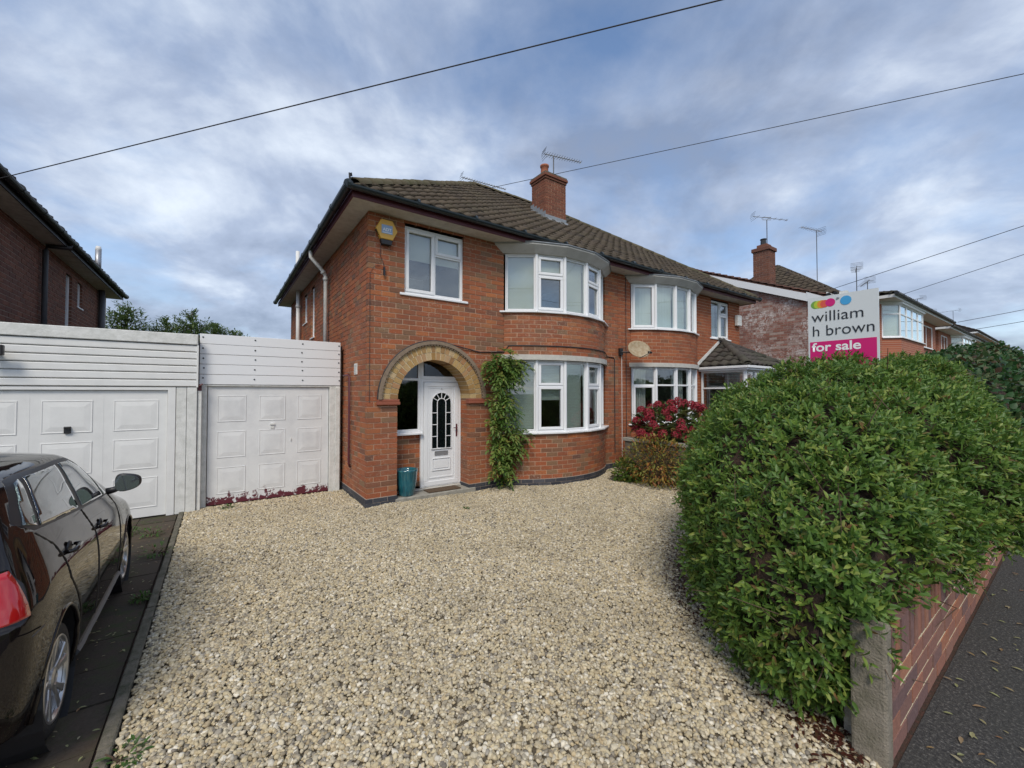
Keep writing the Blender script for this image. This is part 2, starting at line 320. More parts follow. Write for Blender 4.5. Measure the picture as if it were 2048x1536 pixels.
def copy_tree(o, parent=None):
    c = o.copy(); col.objects.link(c); c.parent = parent
    if parent is not None: c.matrix_parent_inverse = o.matrix_parent_inverse.copy()
    for ch in o.children: copy_tree(ch, c)
    return c
def bevel(o, wd=.004, seg=1):
    m = o.modifiers.new('bevel', 'BEVEL'); m.width = wd; m.segments = seg; m.limit_method = 'ANGLE'; return o
def grid_mesh(arr_v, arr_f, arr_r, name, mat):
    """large triangle / quad soups from numpy arrays"""
    me = bpy.data.meshes.new(name); nv, nf, k = len(arr_v), len(arr_f), arr_f.shape[1]
    me.vertices.add(nv); me.vertices.foreach_set('co', np.asarray(arr_v, np.float32).ravel())
    me.loops.add(nf * k); me.loops.foreach_set('vertex_index', np.asarray(arr_f, np.int32).ravel())
    me.polygons.add(nf); me.polygons.foreach_set('loop_start', np.arange(0, nf * k, k, dtype=np.int32)); me.polygons.foreach_set('loop_total', np.full(nf, k, np.int32))
    a = me.attributes.new('rnd', 'FLOAT', 'FACE'); a.data.foreach_set('value', np.asarray(arr_r, np.float32))
    me.materials.append(mat); me.update(); me.validate(); return me

# ------------------------------------------------------------------ brickwork
COURSE, BLEN, JOINT = .0915, .25, .015
def straight(p0, p1, nrm):
    p0 = np.array(p0, float); p1 = np.array(p1, float); Ln = np.linalg.norm(p1 - p0); d = (p1 - p0) / Ln; n = np.array(nrm, float)
    f = lambda s: (p0 + d * s, n)
    f.L = Ln; f.flat = True; f.d = d; return f
def arc_path(cx, half, sag, y0=0.0):
    Rr = (half ** 2 + sag ** 2) / (2 * sag); th = math.asin(half / Rr); cy = y0 - sag + Rr
    def f(s):
        q = -th + s / Rr; n = np.array([math.sin(q), -math.cos(q)]); return np.array([cx, cy]) + n * Rr, n
    f.L = 2 * th * Rr; f.flat = False; f.R = Rr; f.th = th; f.c = (cx, cy); return f
class Wall:
    """one building's brickwork: recessed mortar core + bricks; some bricks single, the others joined"""
    def __init__(s, course=COURSE, blen=BLEN, joint=JOINT, depth=.1, jit=.002): s.core = MB(); s.rest = MB(); s.single = []; s.c = course; s.b = blen; s.j = joint; s.d = depth; s.jit = jit
    def lay(s, path, z0, z1, openings=(), off=0.0, single=True, step=.12):
        j = 0; z = z0; c, b, jt, d = s.c, s.b, s.j, s.d
        while z < z1 - .02:
            h = min(c, z1 - z); zm = z + h * .5; iv = [(0.0, path.L)]
            for op in openings:
                ab = op(zm)
                if ab is None: continue
                new = []
                for (p, q) in iv:
                    if ab[0] > p: new.append((p, min(q, ab[0])))
                    if ab[1] < q: new.append((max(p, ab[1]), q))
                iv = [x for x in new if x[1] - x[0] > .02]
            for (p, q) in iv:
                k = max(1, int((q - p) / step)) if not path.flat else 1
                e0, e1 = (.008 if p == 0 else .004), (.008 if q == path.L else .004)
                for i in range(k):
                    a0 = p + e0 + (q - p - e0 - e1) * i / k; a1 = p + e0 + (q - p - e0 - e1) * (i + 1) / k; s.piece(s.core, path, a0, a1, z, z + h, .008, d)
                o = off + (j % 2) * b / 2; k0 = math.floor((p - o) / b)
                x = o + k0 * b; seq = []
                while x < q:
                    a0 = max(x + jt / 2, p if p > x else x + jt / 2); a1 = min(x + b - jt / 2, q)
                    if a1 > a0: seq.append([a0, a1])
                    x += b
                if len(seq) > 1 and seq[0][1] - seq[0][0] < .07: seq[1][0] = p; seq.pop(0)
                if len(seq) > 1 and q - seq[-1][0] < .07: seq[-2][1] = q; seq.pop()
                if seq: seq[0][0] = min(seq[0][0], p + .02) if seq[0][0] - p < .03 else seq[0][0]; seq[0][0] = p if seq[0][0] - p < .021 else seq[0][0]; seq[-1][1] = q if q - seq[-1][1] < .021 else seq[-1][1]
                for a0, a1 in seq:
                    if a1 - a0 > .01:
                        full = abs(a1 - a0 - (b - jt)) < .001
                        if full and path.flat and single:
                            P, n = path((a0 + a1) / 2); s.single.append((P, n, path.d, z + (h - jt) / 2, h, path, a0, a1, z))
                        else: s.piece(s.rest, path, a0, a1, z, z + h - jt, random.uniform(-s.jit, s.jit), d - .004)
            z += c; j += 1
    def piece(s, mb, path, a0, a1, z0, z1, inset, depth):
        P0, n0 = path(a0); P1, n1 = path(a1); vs = []
        for z in (z0, z1): vs += [(*(P0 - n0 * inset), z), (*(P1 - n1 * inset), z), (*(P1 - n1 * depth), z), (*(P0 - n0 * depth), z)]
        mb.add(vs, BOXF)
    def finish(s, parent, mat, mortar, n=300, name='brick', wname='wall', restname='brickwork'):
        wall = s.core.build(wname, mortar, parent)
        order = sorted(range(len(s.single)), key=lambda i: np.linalg.norm(np.array([*s.single[i][0], s.single[i][3]]) - CAM))
        b = s.b - s.j; me = None
        for r, i in enumerate(order):
            P, nn, dd, zc, h, path, a0, a1, z = s.single[i]
            if r < n and h > s.c - 1e-4:
                if me is None:
                    m = MB(); hh = (s.c - s.j) / 2; m.box((-b / 2, -s.d / 2 + .002, -hh), (b / 2, s.d / 2 - .002, hh), 0.0); me = m.mesh(name, mat)
                o = link(name, me, wall); o.location = (*(P - nn * (s.d / 2 + random.uniform(-s.jit, s.jit))), zc); o.rotation_euler = (0, random.uniform(-.006, .006), math.atan2(dd[1], dd[0]))
            else: s.piece(s.rest, path, a0, a1, z, z + h - s.j, random.uniform(-s.jit, s.jit), s.d - .004)
        if s.rest.v: s.rest.build(restname, mat, wall, kind='stuff')
        return wall
def rect_op(a, b, z0, z1): return lambda z: (a, b) if z0 < z < z1 else None

# ------------------------------------------------------------------ windows
def ring(mb, O, u, n, a0, a1, z0, z1, wd, b0, b1):
    mb.obox(O, u, n, a0, a1, b0, b1, z0, z0 + wd); mb.obox(O, u, n, a0, a1, b0, b1, z1 - wd, z1)
    mb.obox(O, u, n, a0, a0 + wd, b0, b1, z0 + wd, z1 - wd); mb.obox(O, u, n, a1 - wd, a1, b0, b1, z0 + wd, z1 - wd)
def window(parent, O, u, n, wd, h, cells, fr=.05, glass='glass', name='window', mat='upvc', blind=None, sill=None, depth=.07, box_back=False):
    """cells: (a0,a1,z0,z1,opening) in metres inside the frame. frame > sash, pane, blind, sill"""
    O = np.asarray(O, float); u = np.asarray(u, float); n = np.asarray(n, float)
    mb = MB(); ring(mb, O, u, n, 0, wd, 0, h, fr * .6, -depth, 0)
    for (a0, a1, z0, z1, op) in cells: ring(mb, O, u, n, a0, a1, z0, z1, fr * .45, -depth + .004, -.004)
    f = mb.build(name, MT[mat], parent); bevel(f, .004)
    for (a0, a1, z0, z1, op) in cells:
        q = fr * .45
        if op:
            s = MB(); ring(s, O, u, n, a0 + .012, a1 - .012, z0 + .012, z1 - .012, .055, -.03, .014); bevel(s.build('sash', MT[mat], f), .006); q = .06
        g = MB(); g.obox(O, u, n, a0 + q, a1 - q, -.036, -.030, z0 + q, z1 - q); g.build('pane', MT[glass], f)
        if blind: blind(f, O, u, n, a0 + q * .5, a1 - q * .5, z0, z1, op)
    if sill:
        s = MB(); s.obox(O, u, n, -sill, wd + sill, -.05, .06, -.035, 0); s.obox(O, u, n, -sill, wd + sill, .03, .075, -.048, -.012); bevel(s.build('sill', MT[mat], f), .005)
    return f
def roller(f, O, u, n, a0, a1, z0, z1, op):
    b = MB(); b.obox(O, u, n, a0, a1, -.115, -.11, z0, z1); b.build('blind', MT['blind'], f)
def venetian(f, O, u, n, a0, a1, z0, z1, op, part=1.0):
    b = MB(); z = z1
    while z > z0 + (z1 - z0) * (1 - part):
        b.obox(O, u, n, a0, a1, -.150, -.148, z - .026, z + .004); b.obox(O, u, n, a0, a1, -.148, -.135, z - .006, z - .004); z -= .034
    b.build('blind', MT['slat'], f)
def vertical_blind(f, O, u, n, a0, a1, z0, z1, op):
    b = MB(); a = a0
    while a < a1 - .01: b.obox(O, u, n, a, min(a + .085, a1), -.16 + random.uniform(0, .02), -.135, z0, z1); a += .088
    b.build('blind', MT['slat'], f)

# ------------------------------------------------------------------ roof tiles
def tile_geo(wd=.29, ln=.36, hgt=.05, lift=.042, seg=6, over=.012):
    vs = []; fs = []
    for r, (v, dz) in enumerate(((0, lift), (ln, .0))):
        for i in range(seg + 1):
            a = -wd / 2 - over + (wd + 2 * over) * i / seg; q = i / seg
            z = hgt * (0.5 - 0.5 * math.cos(2 * math.pi * min(1, q * 1.0))) ** 1.4
            vs.append((a, v, z + dz))
    for i in range(seg + 1): x = vs[i]; vs.append((x[0], x[1] + .006, x[2] - .038))
    for i in range(seg): fs.append((i, i + 1, seg + 2 + i, seg + 1 + i)); fs.append((2 * seg + 2 + i, 2 * seg + 3 + i, i + 1, i))
    return vs, fs
TILE_V, TILE_F = tile_geo()
def tile_slope(roof, E0, e, s, length, slope_len, mat, n_single=0, hips=(), wd=.29, gauge=.30, label='tile'):
    """tiles laid on a sloping plane: e along the eave, s up the slope, hips = [(point, normal)] keep normal side"""
    E0, e, s = (np.asarray(x, float) for x in (E0, e, s)); nn = np.cross(e, s); nn /= np.linalg.norm(nn)
    cols = int(math.ceil(length / wd)); rows = int(math.ceil(slope_len / gauge)); cand = []; mb = MB(); V = np.array(TILE_V)
    for r in range(rows):
        for c in range(cols):
            o = E0 + e * ((c + .5) * wd) + s * (r * gauge); ctr = o + s * .15
            ds = [np.dot(ctr - np.asarray(p), np.asarray(q)) for p, q in hips]
            if any(d < -.45 for d in ds): continue
            inside = all(d > .42 for d in ds) and (r + 1.25) * gauge < slope_len
            cand.append((np.linalg.norm(ctr - CAM) + (0 if inside else 1e6), o, inside))
    cand.sort(key=lambda x: x[0]); me = None; Mx = np.stack([e, s, nn], 1)
    for i, (d, o, inside) in enumerate(cand):
        if i < n_single and inside:
            if me is None: m = MB(); m.add(TILE_V, TILE_F, 0.0); me = m.mesh('roof_tile', mat, True)
            ob = link('roof_tile', me, roof); ob.matrix_local = roof.matrix_world.inverted() @ Matrix.Translation(Vector(o + nn * random.uniform(-.004, .004))) @ Matrix(Mx.tolist()).to_4x4() @ Matrix.Rotation(random.uniform(-.012, .012), 4, 'Z')
            ob.matrix_parent_inverse = Matrix()
        else: mb.add((Mx @ V.T).T + o + nn * random.uniform(-.004, .004), TILE_F)
    if mb.v:
        me2 = mb.mesh('roof_tiling', mat, True); bm = bmesh.new(); bm.from_mesh(me2)
        for p, q in list(hips) + [(E0 + s * slope_len, -s)]:
            bmesh.ops.bisect_plane(bm, geom=bm.verts[:] + bm.edges[:] + bm.faces[:], plane_co=tuple(p), plane_no=tuple(q), clear_inner=True)
        bm.to_mesh(me2); bm.free(); link('roof_tiling', me2, roof, kind='stuff')
def ridge_caps(roof, p0, p1, mat, rad=.13, ln=.42, name='ridge_tile'):
    p0, p1 = np.asarray(p0, float), np.asarray(p1, float); Ln = np.linalg.norm(p1 - p0); d = (p1 - p0) / Ln; k = max(1, round(Ln / ln)); st = Ln / k
    side = np.cross(d, [0, 0, 1.0]); side /= np.linalg.norm(side); up = np.cross(side, d); m = MB(); seg = 8; vs = []
    for y, sc in ((0, 1.06), (st * 1.04, .98)):
        for i in range(seg + 1):
            q = math.pi * i / seg; vs.append((math.cos(q) * rad * sc, y, math.sin(q) * rad * .8 * sc - .02))
    for i in range(seg + 1): x = vs[i]; vs.append((x[0] * .86, x[1] + .002, x[2] * .86 - .01))
    fs = [(i, i + 1, seg + 2 + i, seg + 1 + i) for i in range(seg)] + [(2 * seg + 2 + i, 2 * seg + 3 + i, i + 1, i) for i in range(seg)]
    m.add(vs, fs, 0.0); me = m.mesh(name, mat, True); Mx = Matrix(np.stack([side, d, up], 1).tolist()).to_4x4()
    for i in range(k):
        ob = link(name, me, roof); ob.matrix_parent_inverse = Matrix(); ob.matrix_local = roof.matrix_world.inverted() @ Matrix.Translation(Vector(p0 + d * st * i + up * random.uniform(-.006, .006))) @ Mx
def gutter_run(parent, p0, p1, rad=.065, mat='gutter'):
    p0, p1 = np.asarray(p0, float), np.asarray(p1, float); d = p1 - p0; Ln = np.linalg.norm(d); d /= Ln; side = np.cross(d, [0, 0, 1.0]); mb = MB(); seg = 8; vs = []
    for P in (p0, p1):
        for rr in (rad, rad - .006):
            for i in range(seg + 1):
                q = math.pi + math.pi * i / seg; vs.append(P + side * math.cos(q) * rr + np.array([0, 0, math.sin(q) * rr]))
    k = seg + 1; fs = []
    for i in range(seg): fs += [(i, i + 1, 2 * k + i + 1, 2 * k + i), (k + i + 1, k + i, 3 * k + i, 3 * k + i + 1)]
    fs += [(0, k, 3 * k, 2 * k), (seg, k + seg, 3 * k + seg, 2 * k + seg)]
    for b in (0, 2 * k): fs += [(b + i, b + i + 1, b + k + i + 1, b + k + i) for i in range(seg)]
    fs.append(tuple(range(seg + 1))); fs.append(tuple(2 * k + i for i in range(seg + 1)))
    mb.add(vs, fs); g = mb.build('gutter', MT[mat], parent, smooth=False)
    n = max(1, int(Ln / 1.0)); b = MB()
    for i in range(n + 1):
        P = p0 + d * (Ln * (i + .02) / (n + .04))
        b.tube([P - d * .02, P + d * .02], rad + .008, 10)
    b.build('gutter_bracket', MT[mat], g); return g
def text_mesh(body, width, bold=0.0, font_shear=0.0, spacing=1.0):
    c = bpy.data.curves.new('lettering', 'FONT'); c.body = body; c.size = 1; c.offset = bold; c.space_character = spacing; c.extrude = 0
    o = bpy.data.objects.new('lettering', c); col.objects.link(o); dg = bpy.context.evaluated_depsgraph_get(); me = bpy.data.meshes.new_from_object(o.evaluated_get(dg)); bpy.data.objects.remove(o)
    co = np.empty(len(me.vertices) * 3, np.float32); me.vertices.foreach_get('co', co); co = co.reshape(-1, 3); co[:, 0] -= co[:, 0].min(); sc = width / co[:, 0].max(); return me, co, sc
def lettering(parent, body, P, u, n, width, mat, height=None, bold=0.0, name='lettering', up=(0, 0, 1), spacing=1.0):
    me, co, sc = text_mesh(body, width, bold, spacing=spacing); P, u, n, up = (np.asarray(x, float) for x in (P, u, n, up)); sy = sc
    if height: sy = height / max(1e-6, co[:, 1].max())
    W = P + co[:, :1] * sc * u + co[:, 1:2] * sy * up + n * .0
    me.vertices.foreach_set('co', W.astype(np.float32).ravel()); me.materials.clear(); me.materials.append(MT[mat]); me.update(); return link(name, me, parent)

# ================================================================== THE SETTING
def sheet(name, poly, z, mat, kind='structure'):
    m = MB(); m.add([(x, y, z) for x, y in poly], [tuple(range(len(poly)))]); return m.build(name, MT[mat], kind=kind)
sheet('ground', [(-400, -400), (400, -400), (400, 400), (-400, 400)], -.06, 'grass')
sheet('pavement', [(-60, -9.2), (90, -9.2), (90, -6.47), (-60, -6.47)], 0.0, 'tarmac')
sheet('road', [(-60, -16), (90, -16), (90, -9.34), (-60, -9.34)], -.11, 'tarmac')
kb = MB(); kb.box((-60, -9.34, -.2), (90, -9.2, .004)); tag(kb.build('road_kerb', MT['concrete']), kind='structure')
gb = sheet('gravel_bed', [(-2.46, -6.47), (.8, -6.47), (1.0, -6.1), (1.3, -5.5), (1.9, -4.8), (2.8, -4.1), (4.6, -3.2), (5.6, -2.2), (6.0, -1.2), (6.45, -.2), (6.45, .35), (2.2, .35), (0, 1.6), (-2.46, 1.6)], 0.0, 'gravel_bed')
bm = bmesh.new(); bm.from_mesh(gb.data)
for ax_ in (0, 1):
    for q in np.arange(-6.4, 6.4, .22):
        co = [0, 0, 0]; co[ax_] = q; no = [0, 0, 0]; no[ax_] = 1
        bmesh.ops.bisect_plane(bm, geom=bm.verts[:] + bm.edges[:] + bm.faces[:], plane_co=co, plane_no=no)
for v in bm.verts:
    x, y = v.co.x, v.co.y; edge = max(0, min(1, (1.3 - y) / .6)) * max(0, min(1, (x + 2.4) / .4))
    v.co.z = edge * (.010 * math.sin(2.1 * x + 1.3 * y) + .008 * math.sin(-1.7 * x + 2.9 * y + 1) + .006 * math.sin(5.3 * x + 4.1 * y) - .022 * (math.exp(-((x + 1.55 - .05 * math.sin(y)) / .17) ** 2) + math.exp(-((x - .05 - .05 * math.sin(y)) / .17) ** 2)))
bm.to_mesh(gb.data); bm.free()
sheet('soil_bed', [(.8, -6.47), (12, -6.47), (12, .3), (6.45, .3), (6.45, -.2), (6.0, -1.2), (5.6, -2.2), (4.6, -3.2), (2.8, -4.1), (1.9, -4.8), (1.3, -5.5), (1.0, -6.1)], -.004, 'soil')
# neighbour's drive: dark slabs laid one by one
dv = sheet('neighbour_driveway', [(-7.5, -6.47), (-2.55, -6.47), (-2.55, 1.6), (-7.5, 1.6)], -.02, 'soil')
m = MB(); m.box((-.221, -.221, -.03), (.221, .221, 0), 0.0); sme = m.mesh('paving_slab', MT['slab'])
for i in range(7):
    for j in range(18):
        o = link('paving_slab', sme, dv); o.location = (-2.78 - i * .45, 1.28 - j * .45 , random.uniform(-.006, .002)); o.rotation_euler = (random.uniform(-.012, .012), random.uniform(-.012, .012), random.uniform(-.01, .01))
# concrete edging between the two drives, piece by piece
ek = thing('edging_kerb', (-2.505, -2.5, 0), 'mossy concrete edging strip between gravel drive and dark slabs', 'edging')
for k in range(9):
    y0 = 1.42 - k * .9; m = MB(); m.box((-2.538 + random.uniform(-.006, .006), y0 - .89, -.1), (-2.474, y0, .032 + random.uniform(-.008, .008)))
    bevel(m.build('edging_stone', MT['concrete_moss'], ek), .008)

# gravel: thousands of pebbles scattered on the bed
stones = bpy.data.collections.new('pebble_shapes')
for k in range(7):
    bm = bmesh.new(); bmesh.ops.create_icosphere(bm, subdivisions=1 if k < 5 else 2, radius=1)
    for v in bm.verts:
        v.co *= 1 + random.uniform(-.22, .18); v.co.z *= .62 + .05 * k % .2; v.co.x *= 1.0 + .06 * k
    me = bpy.data.meshes.new('pebble'); bm.to_mesh(me); bm.free(); me.materials.append(MT['gravel'])
    me.polygons.foreach_set('use_smooth', [k != 3] * len(me.polygons)); stones.objects.link(bpy.data.objects.new('pebble', me))
def scatter(name, base, shapes, density, smin, smax, seed, rot=.6, sink=0.0):
    o = link(name, base.data.copy(), None, kind='stuff'); g = bpy.data.node_groups.new(name + '_nodes', 'GeometryNodeTree'); md = o.modifiers.new('scatter', 'NODES'); md.node_group = g
    g.interface.new_socket('Geometry', in_out='INPUT', socket_type='NodeSocketGeometry'); g.interface.new_socket('Geometry', in_out='OUTPUT', socket_type='NodeSocketGeometry')
    gi = g.nodes.new('NodeGroupInput'); go = g.nodes.new('NodeGroupOutput'); dp = g.nodes.new('GeometryNodeDistributePointsOnFaces'); dp.inputs['Density'].default_value = density; dp.inputs['Seed'].default_value = seed
    ci = g.nodes.new('GeometryNodeCollectionInfo'); ci.inputs['Collection'].default_value = shapes; ci.inputs['Separate Children'].default_value = True; ci.inputs['Reset Children'].default_value = True
    ip = g.nodes.new('GeometryNodeInstanceOnPoints'); ip.inputs['Pick Instance'].default_value = True
    rr = g.nodes.new('FunctionNodeRandomValue'); rr.data_type = 'FLOAT_VECTOR'; rr.inputs[0].default_value = (-rot, -rot, -3.14); rr.inputs[1].default_value = (rot, rot, 3.14)
    rs = g.nodes.new('FunctionNodeRandomValue'); rs.data_type = 'FLOAT'; rs.inputs[2].default_value = smin; rs.inputs[3].default_value = smax; rs.inputs['Seed'].default_value = 5
    ro = g.nodes.new('FunctionNodeRandomValue'); ro.data_type = 'FLOAT_VECTOR'; ro.inputs[0].default_value = (0, 0, -sink); ro.inputs[1].default_value = (0, 0, .018); ro.inputs['Seed'].default_value = 9
    sp = g.nodes.new('GeometryNodeSetPosition'); ln = g.links.new
    ln(gi.outputs[0], dp.inputs[0]); ln(dp.outputs[0], sp.inputs[0]); ln(ro.outputs[0], sp.inputs['Offset']); ln(sp.outputs[0], ip.inputs['Points']); ln(ci.outputs[0], ip.inputs['Instance'])
    ln(rr.outputs[0], ip.inputs['Rotation']); ln(rs.outputs[1], ip.inputs['Scale']); ln(ip.outputs[0], go.inputs[0]); return o
gv = scatter('gravel', gb, stones, 4600, .007, .0185, 3)
tag(gv, 'cream and grey pebble gravel covering the front drive', 'gravel', kind='stuff')

# ================================================================== THE SEMI-DETACHED PAIR
ZS, ZE, SL = 5.06, 5.20, .71          # soffit, eave line, slope
CS, SN = 1 / math.hypot(1, SL), SL / math.hypot(1, SL)
DEPTH, XM, XE = 9.3, 6.4, 12.8
h1 = thing('brick_house', (3.2, 4, 0), 'red brick semi-detached house with yellow brick arched porch and white front door', 'house', 'semi-detached pair')
h2 = thing('brick_house', (9.6, 4, 0), 'red brick semi-detached house with hipped glazed porch and beige satellite dish', 'house', 'semi-detached pair')
bay1 = arc_path(4.35, 1.55, .62); bay2 = arc_path(8.45, 1.55, .62)
ACX, ASP, ARI, ARO = 1.255, 1.83, .725, 1.0
def arch_op(z):
    if z < .1: return (.53, 1.98)
    if z < ASP: return (.53, 1.98)
    q = ARO ** 2 - (z - ASP) ** 2
    return (ACX - math.sqrt(q), ACX + math.sqrt(q)) if q > 0 else None
W1 = Wall(); PL = .155
W1.lay(straight((0, 0), (2.8, 0), (0, -1)), PL, ZS, [arch_op, rect_op(.65, 1.85, 3.74, 4.98)], off=-.006)
W1.lay(straight((0, DEPTH), (0, .101), (-1, 0)), PL, ZS, [rect_op(DEPTH - 5.35, DEPTH - 4.85, 3.45, 4.80), rect_op(DEPTH - 6.6, DEPTH - 6.0, 4.0, 4.85)], off=.125)
W1.lay(bay1, PL, 1.085, off=.03); W1.lay(bay1, 2.745, 3.63, off=.03)
W1.lay(straight((5.9, 0), (XM, 0), (0, -1)), PL, ZS)
# porch: reveals and the wall under the side light
W1.lay(straight((1.985, .41), (1.985, .1), (-1, 0)), PL + .0, 2.62); W1.lay(straight((.525, .1), (.525, .41), (1, 0)), PL, 2.62)
W1.lay(straight((.53, .41), (1.12, .41), (0, -1)), PL, 1.17)
c = W1.core; c.box((.1, DEPTH, 0), (XM, DEPTH + .1, ZS)); c.box((XM - .05, .12, 0), (XM - .004, DEPTH, ZS)); c.box((.53, .11, 2.63), (1.98, .5, 2.72)); c.box((1.99, .41, .0), (2.09, .6, 2.9)); c.box((.42, .41, 0), (.52, .6, 2.9)); c.box((.4, .5, 2.64), (2.1, .6, 2.9))
wall1 = W1.finish(h1, MT['brick'], MT['mortar'], 300)
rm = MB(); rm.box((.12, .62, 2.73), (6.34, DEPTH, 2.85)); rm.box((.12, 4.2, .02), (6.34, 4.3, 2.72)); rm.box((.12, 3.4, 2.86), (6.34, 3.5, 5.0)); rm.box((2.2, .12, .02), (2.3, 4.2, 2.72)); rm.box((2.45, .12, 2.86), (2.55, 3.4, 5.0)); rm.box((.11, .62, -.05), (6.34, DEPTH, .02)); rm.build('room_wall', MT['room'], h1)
def plinth(wall_parent, paths, name='plinth'):
    P = Wall(course=.0775, joint=.01, depth=.12, jit=.002)
    for p, ops in paths: P.lay(p, 0, .155, ops)
    return P.finish(wall_parent, MT['brick_k'], MT['mortar_grey'], 40, wname=name)
def arc_off(cx): return arc_path(cx, 1.565, .636)
plinth(h1, [(straight((-.014, -.014), (2.79, -.014), (0, -1)), [rect_op(.54, 1.99, -1, .2)]), (straight((-.014, DEPTH), (-.014, .108), (-1, 0)), []), (arc_off(4.35), []), (straight((5.91, -.014), (XM, -.014), (0, -1)), []), (straight((1.97, .4), (1.97, 0.0), (-1, 0)), [])])

# arch over the porch
ar = MB()
def arc_pts(r, y, k=28): return [(ACX + r * math.cos(math.pi * i / k), y, ASP + r * math.sin(math.pi * i / k)) for i in range(k + 1)]
def arc_band(mb, r0, r1, y0, y1, k=28, a0=0.0, a1=math.pi, rnd=None):
    vs = []
    for i in range(k + 1):
        q = a0 + (a1 - a0) * i / k
        for r, y in ((r0, y0), (r1, y0), (r1, y1), (r0, y1)): vs.append((ACX + r * math.cos(q), y, ASP + r * math.sin(q)))
    fs = [(4 * i + a, 4 * i + (a + 1) % 4, 4 * i + 4 + (a + 1) % 4, 4 * i + 4 + a) for i in range(k) for a in range(4)] + [(0, 1, 2, 3), (4 * k + 3, 4 * k + 2, 4 * k + 1, 4 * k)]
    mb.add(vs, fs, rnd)
arc_band(ar, ARI + .006, ARO + .02, -.012, .40); arch = ar.build('arch', MT['mortar_pale'], h1)
for r0, r1, n in ((ARI, ARI + .135, 26), (ARI + .145, ARO - .002, 30)):
    for i in range(n):
        m = MB(); g = .009 / r1; y1 = .40 if r0 == ARI else .2
        arc_band(m, r0, r1, -.022 + random.uniform(-.003, .003), y1, 2, math.pi * i / n + g, math.pi * (i + 1) / n - g, 0.0); m.build('arch_brick', MT['brick_y'], arch)
m = MB(); arc_band(m, ARO + .012, ARO + .075, -.06, .02, 40); 
for i in range(52):
    q = math.pi * (i + .3) / 52; q2 = math.pi * (i + .85) / 52; arc_band(m, ARO - .012, ARO + .012, -.05, .0, 1, q, q2)
m.build('hood_mould', MT['hood'], arch)
for x0, x1 in ((.16, .565), (1.945, 2.36)):
    m = MB(); m.box((x0, -.055, 1.735), (x1, .09, 1.785)); m.box((x0 + .01, -.045, 1.785), (x1 - .01, .09, 1.83)); bevel(m.build('impost', MT['impost'], h1), .006)
# step, porch ceiling
m = MB(); m.box((.5, -.03, -.02), (2.12, .42, .085)); bevel(m.build('doorstep', MT['concrete'], h1), .012)
m = MB(); m.box((.56, .30, .085), (1.96, .41, .115)); bevel(m.build('threshold', MT['concrete_pale'], h1), .008)

# front door set
DY = .36
def door_set():
    O = (1.12, DY, .12); u, n = (1, 0, 0), (0, -1, 0); mb = MB()
    ring(mb, O, u, n, 0, .865, 0, 2.09, .055, -.06, 0); ring(mb, O, u, n, 0, .865, 2.092, 2.50, .055, -.06, 0); f = mb.build('door_frame', MT['upvc'], h1); bevel(f, .004)
    g = MB(); g.obox(O, u, n, .055, .81, -.034, -.028, 2.147, 2.445); g.build('pane', MT['glass_dark'], f)
    d = MB(); d.obox(O, u, n, .06, .805, -.045, -.005, .02, 2.03); dr = d.build('front_door', MT['upvc'], h1)
    r_ = MB(); ring(r_, O, u, n, .062, .803, .022, 2.028, .085, -.006, .012); bevel(r_.build('door_rail', MT['upvc'], dr), .006)
    r_ = MB(); ring(r_, O, u, n, .165, .70, .16, 1.93, .02, -.006, .004)
    r_.build('moulding', MT['upvc'], dr)
    # arched leaded light: dark glass, outer bead, inner lancet and bars
    cx, zs, ro, ri, zb = .4325, 1.62, .20, .092, .74
    def outline(r, zb): return [(cx - r, zb), (cx + r, zb)] + [(cx + r * math.cos(math.pi * i / 20), zs + r * math.sin(math.pi * i / 20)) for i in range(21)]
    P = lambda a, z, b: (O[0] + a, O[1] - b, O[2] + z)
    g = MB(); g.prism([P(a, z, .004) for a, z in outline(ro, zb)], (0, -.004, 0)); g.build('pane', MT['glass_dark'], dr)
    b = MB(); pts = outline(ro + .012, zb - .012)
    for q in (pts, outline(ri, zb)): b.tube([P(a, z, .010) for a, z in q + [q[0]]], .012 if q is pts else .009, 6)
    for z in (.97, 1.20, 1.43):
        for sx in (-1, 1): b.tube([P(cx + sx * ri, z, .010), P(cx + sx * ro, z, .010)], .008, 6)
    for q in (30, 60, 90, 120, 150):
        c_, s_ = math.cos(R(q)), math.sin(R(q)); b.tube([P(cx + ri * c_, zs + ri * s_, .010), P(cx + ro * c_, zs + ro * s_, .010)], .008, 6)
    b.build('glazing_bar', MT['upvc'], dr)
    p = MB(); ring(p, O, u, n, .235, .63, .30, .55, .022, 0, .012); p.obox(O, u, n, .275, .59, -.004, .006, .34, .51); bevel(p.build('door_panel', MT['upvc'], dr), .006)
    l = MB(); ring(l, O, u, n, .29, .575, .60, .68, .012, -.002, .012); l.obox(O, u, n, .302, .563, -.002, .008, .612, .668); bevel(l.build('letter_box', MT['alu'], dr), .003)
    hn = MB(); hn.obox(O, u, n, .745, .775, .01, .022, .95, 1.2); hn.tube([P(.76, 1.12, .02), P(.76, 1.12, .055), P(.68, 1.125, .06)], .010, 6); hn.build('door_handle', MT['maroon'], dr)
    k = MB(); k.lathe([(.012, 0), (.012, .012), (0, .014)], P(.4325, 1.90, .01), 8); k.build('door_number', MT['alu'], dr)
    sw = window(h1, (.535, DY, 1.20), (1, 0, 0), (0, -1, 0), .583, 1.42, [(.03, .555, .03, 1.0, 0), (.03, .555, 1.0, 1.39, 0)], glass='glass_dark', sill=.02)
door_set()
m = MB(); m.box((.535, .16, 2.605), (1.975, .36, 2.63)); m.build('porch_ceiling', MT['oldwhite'], h1)

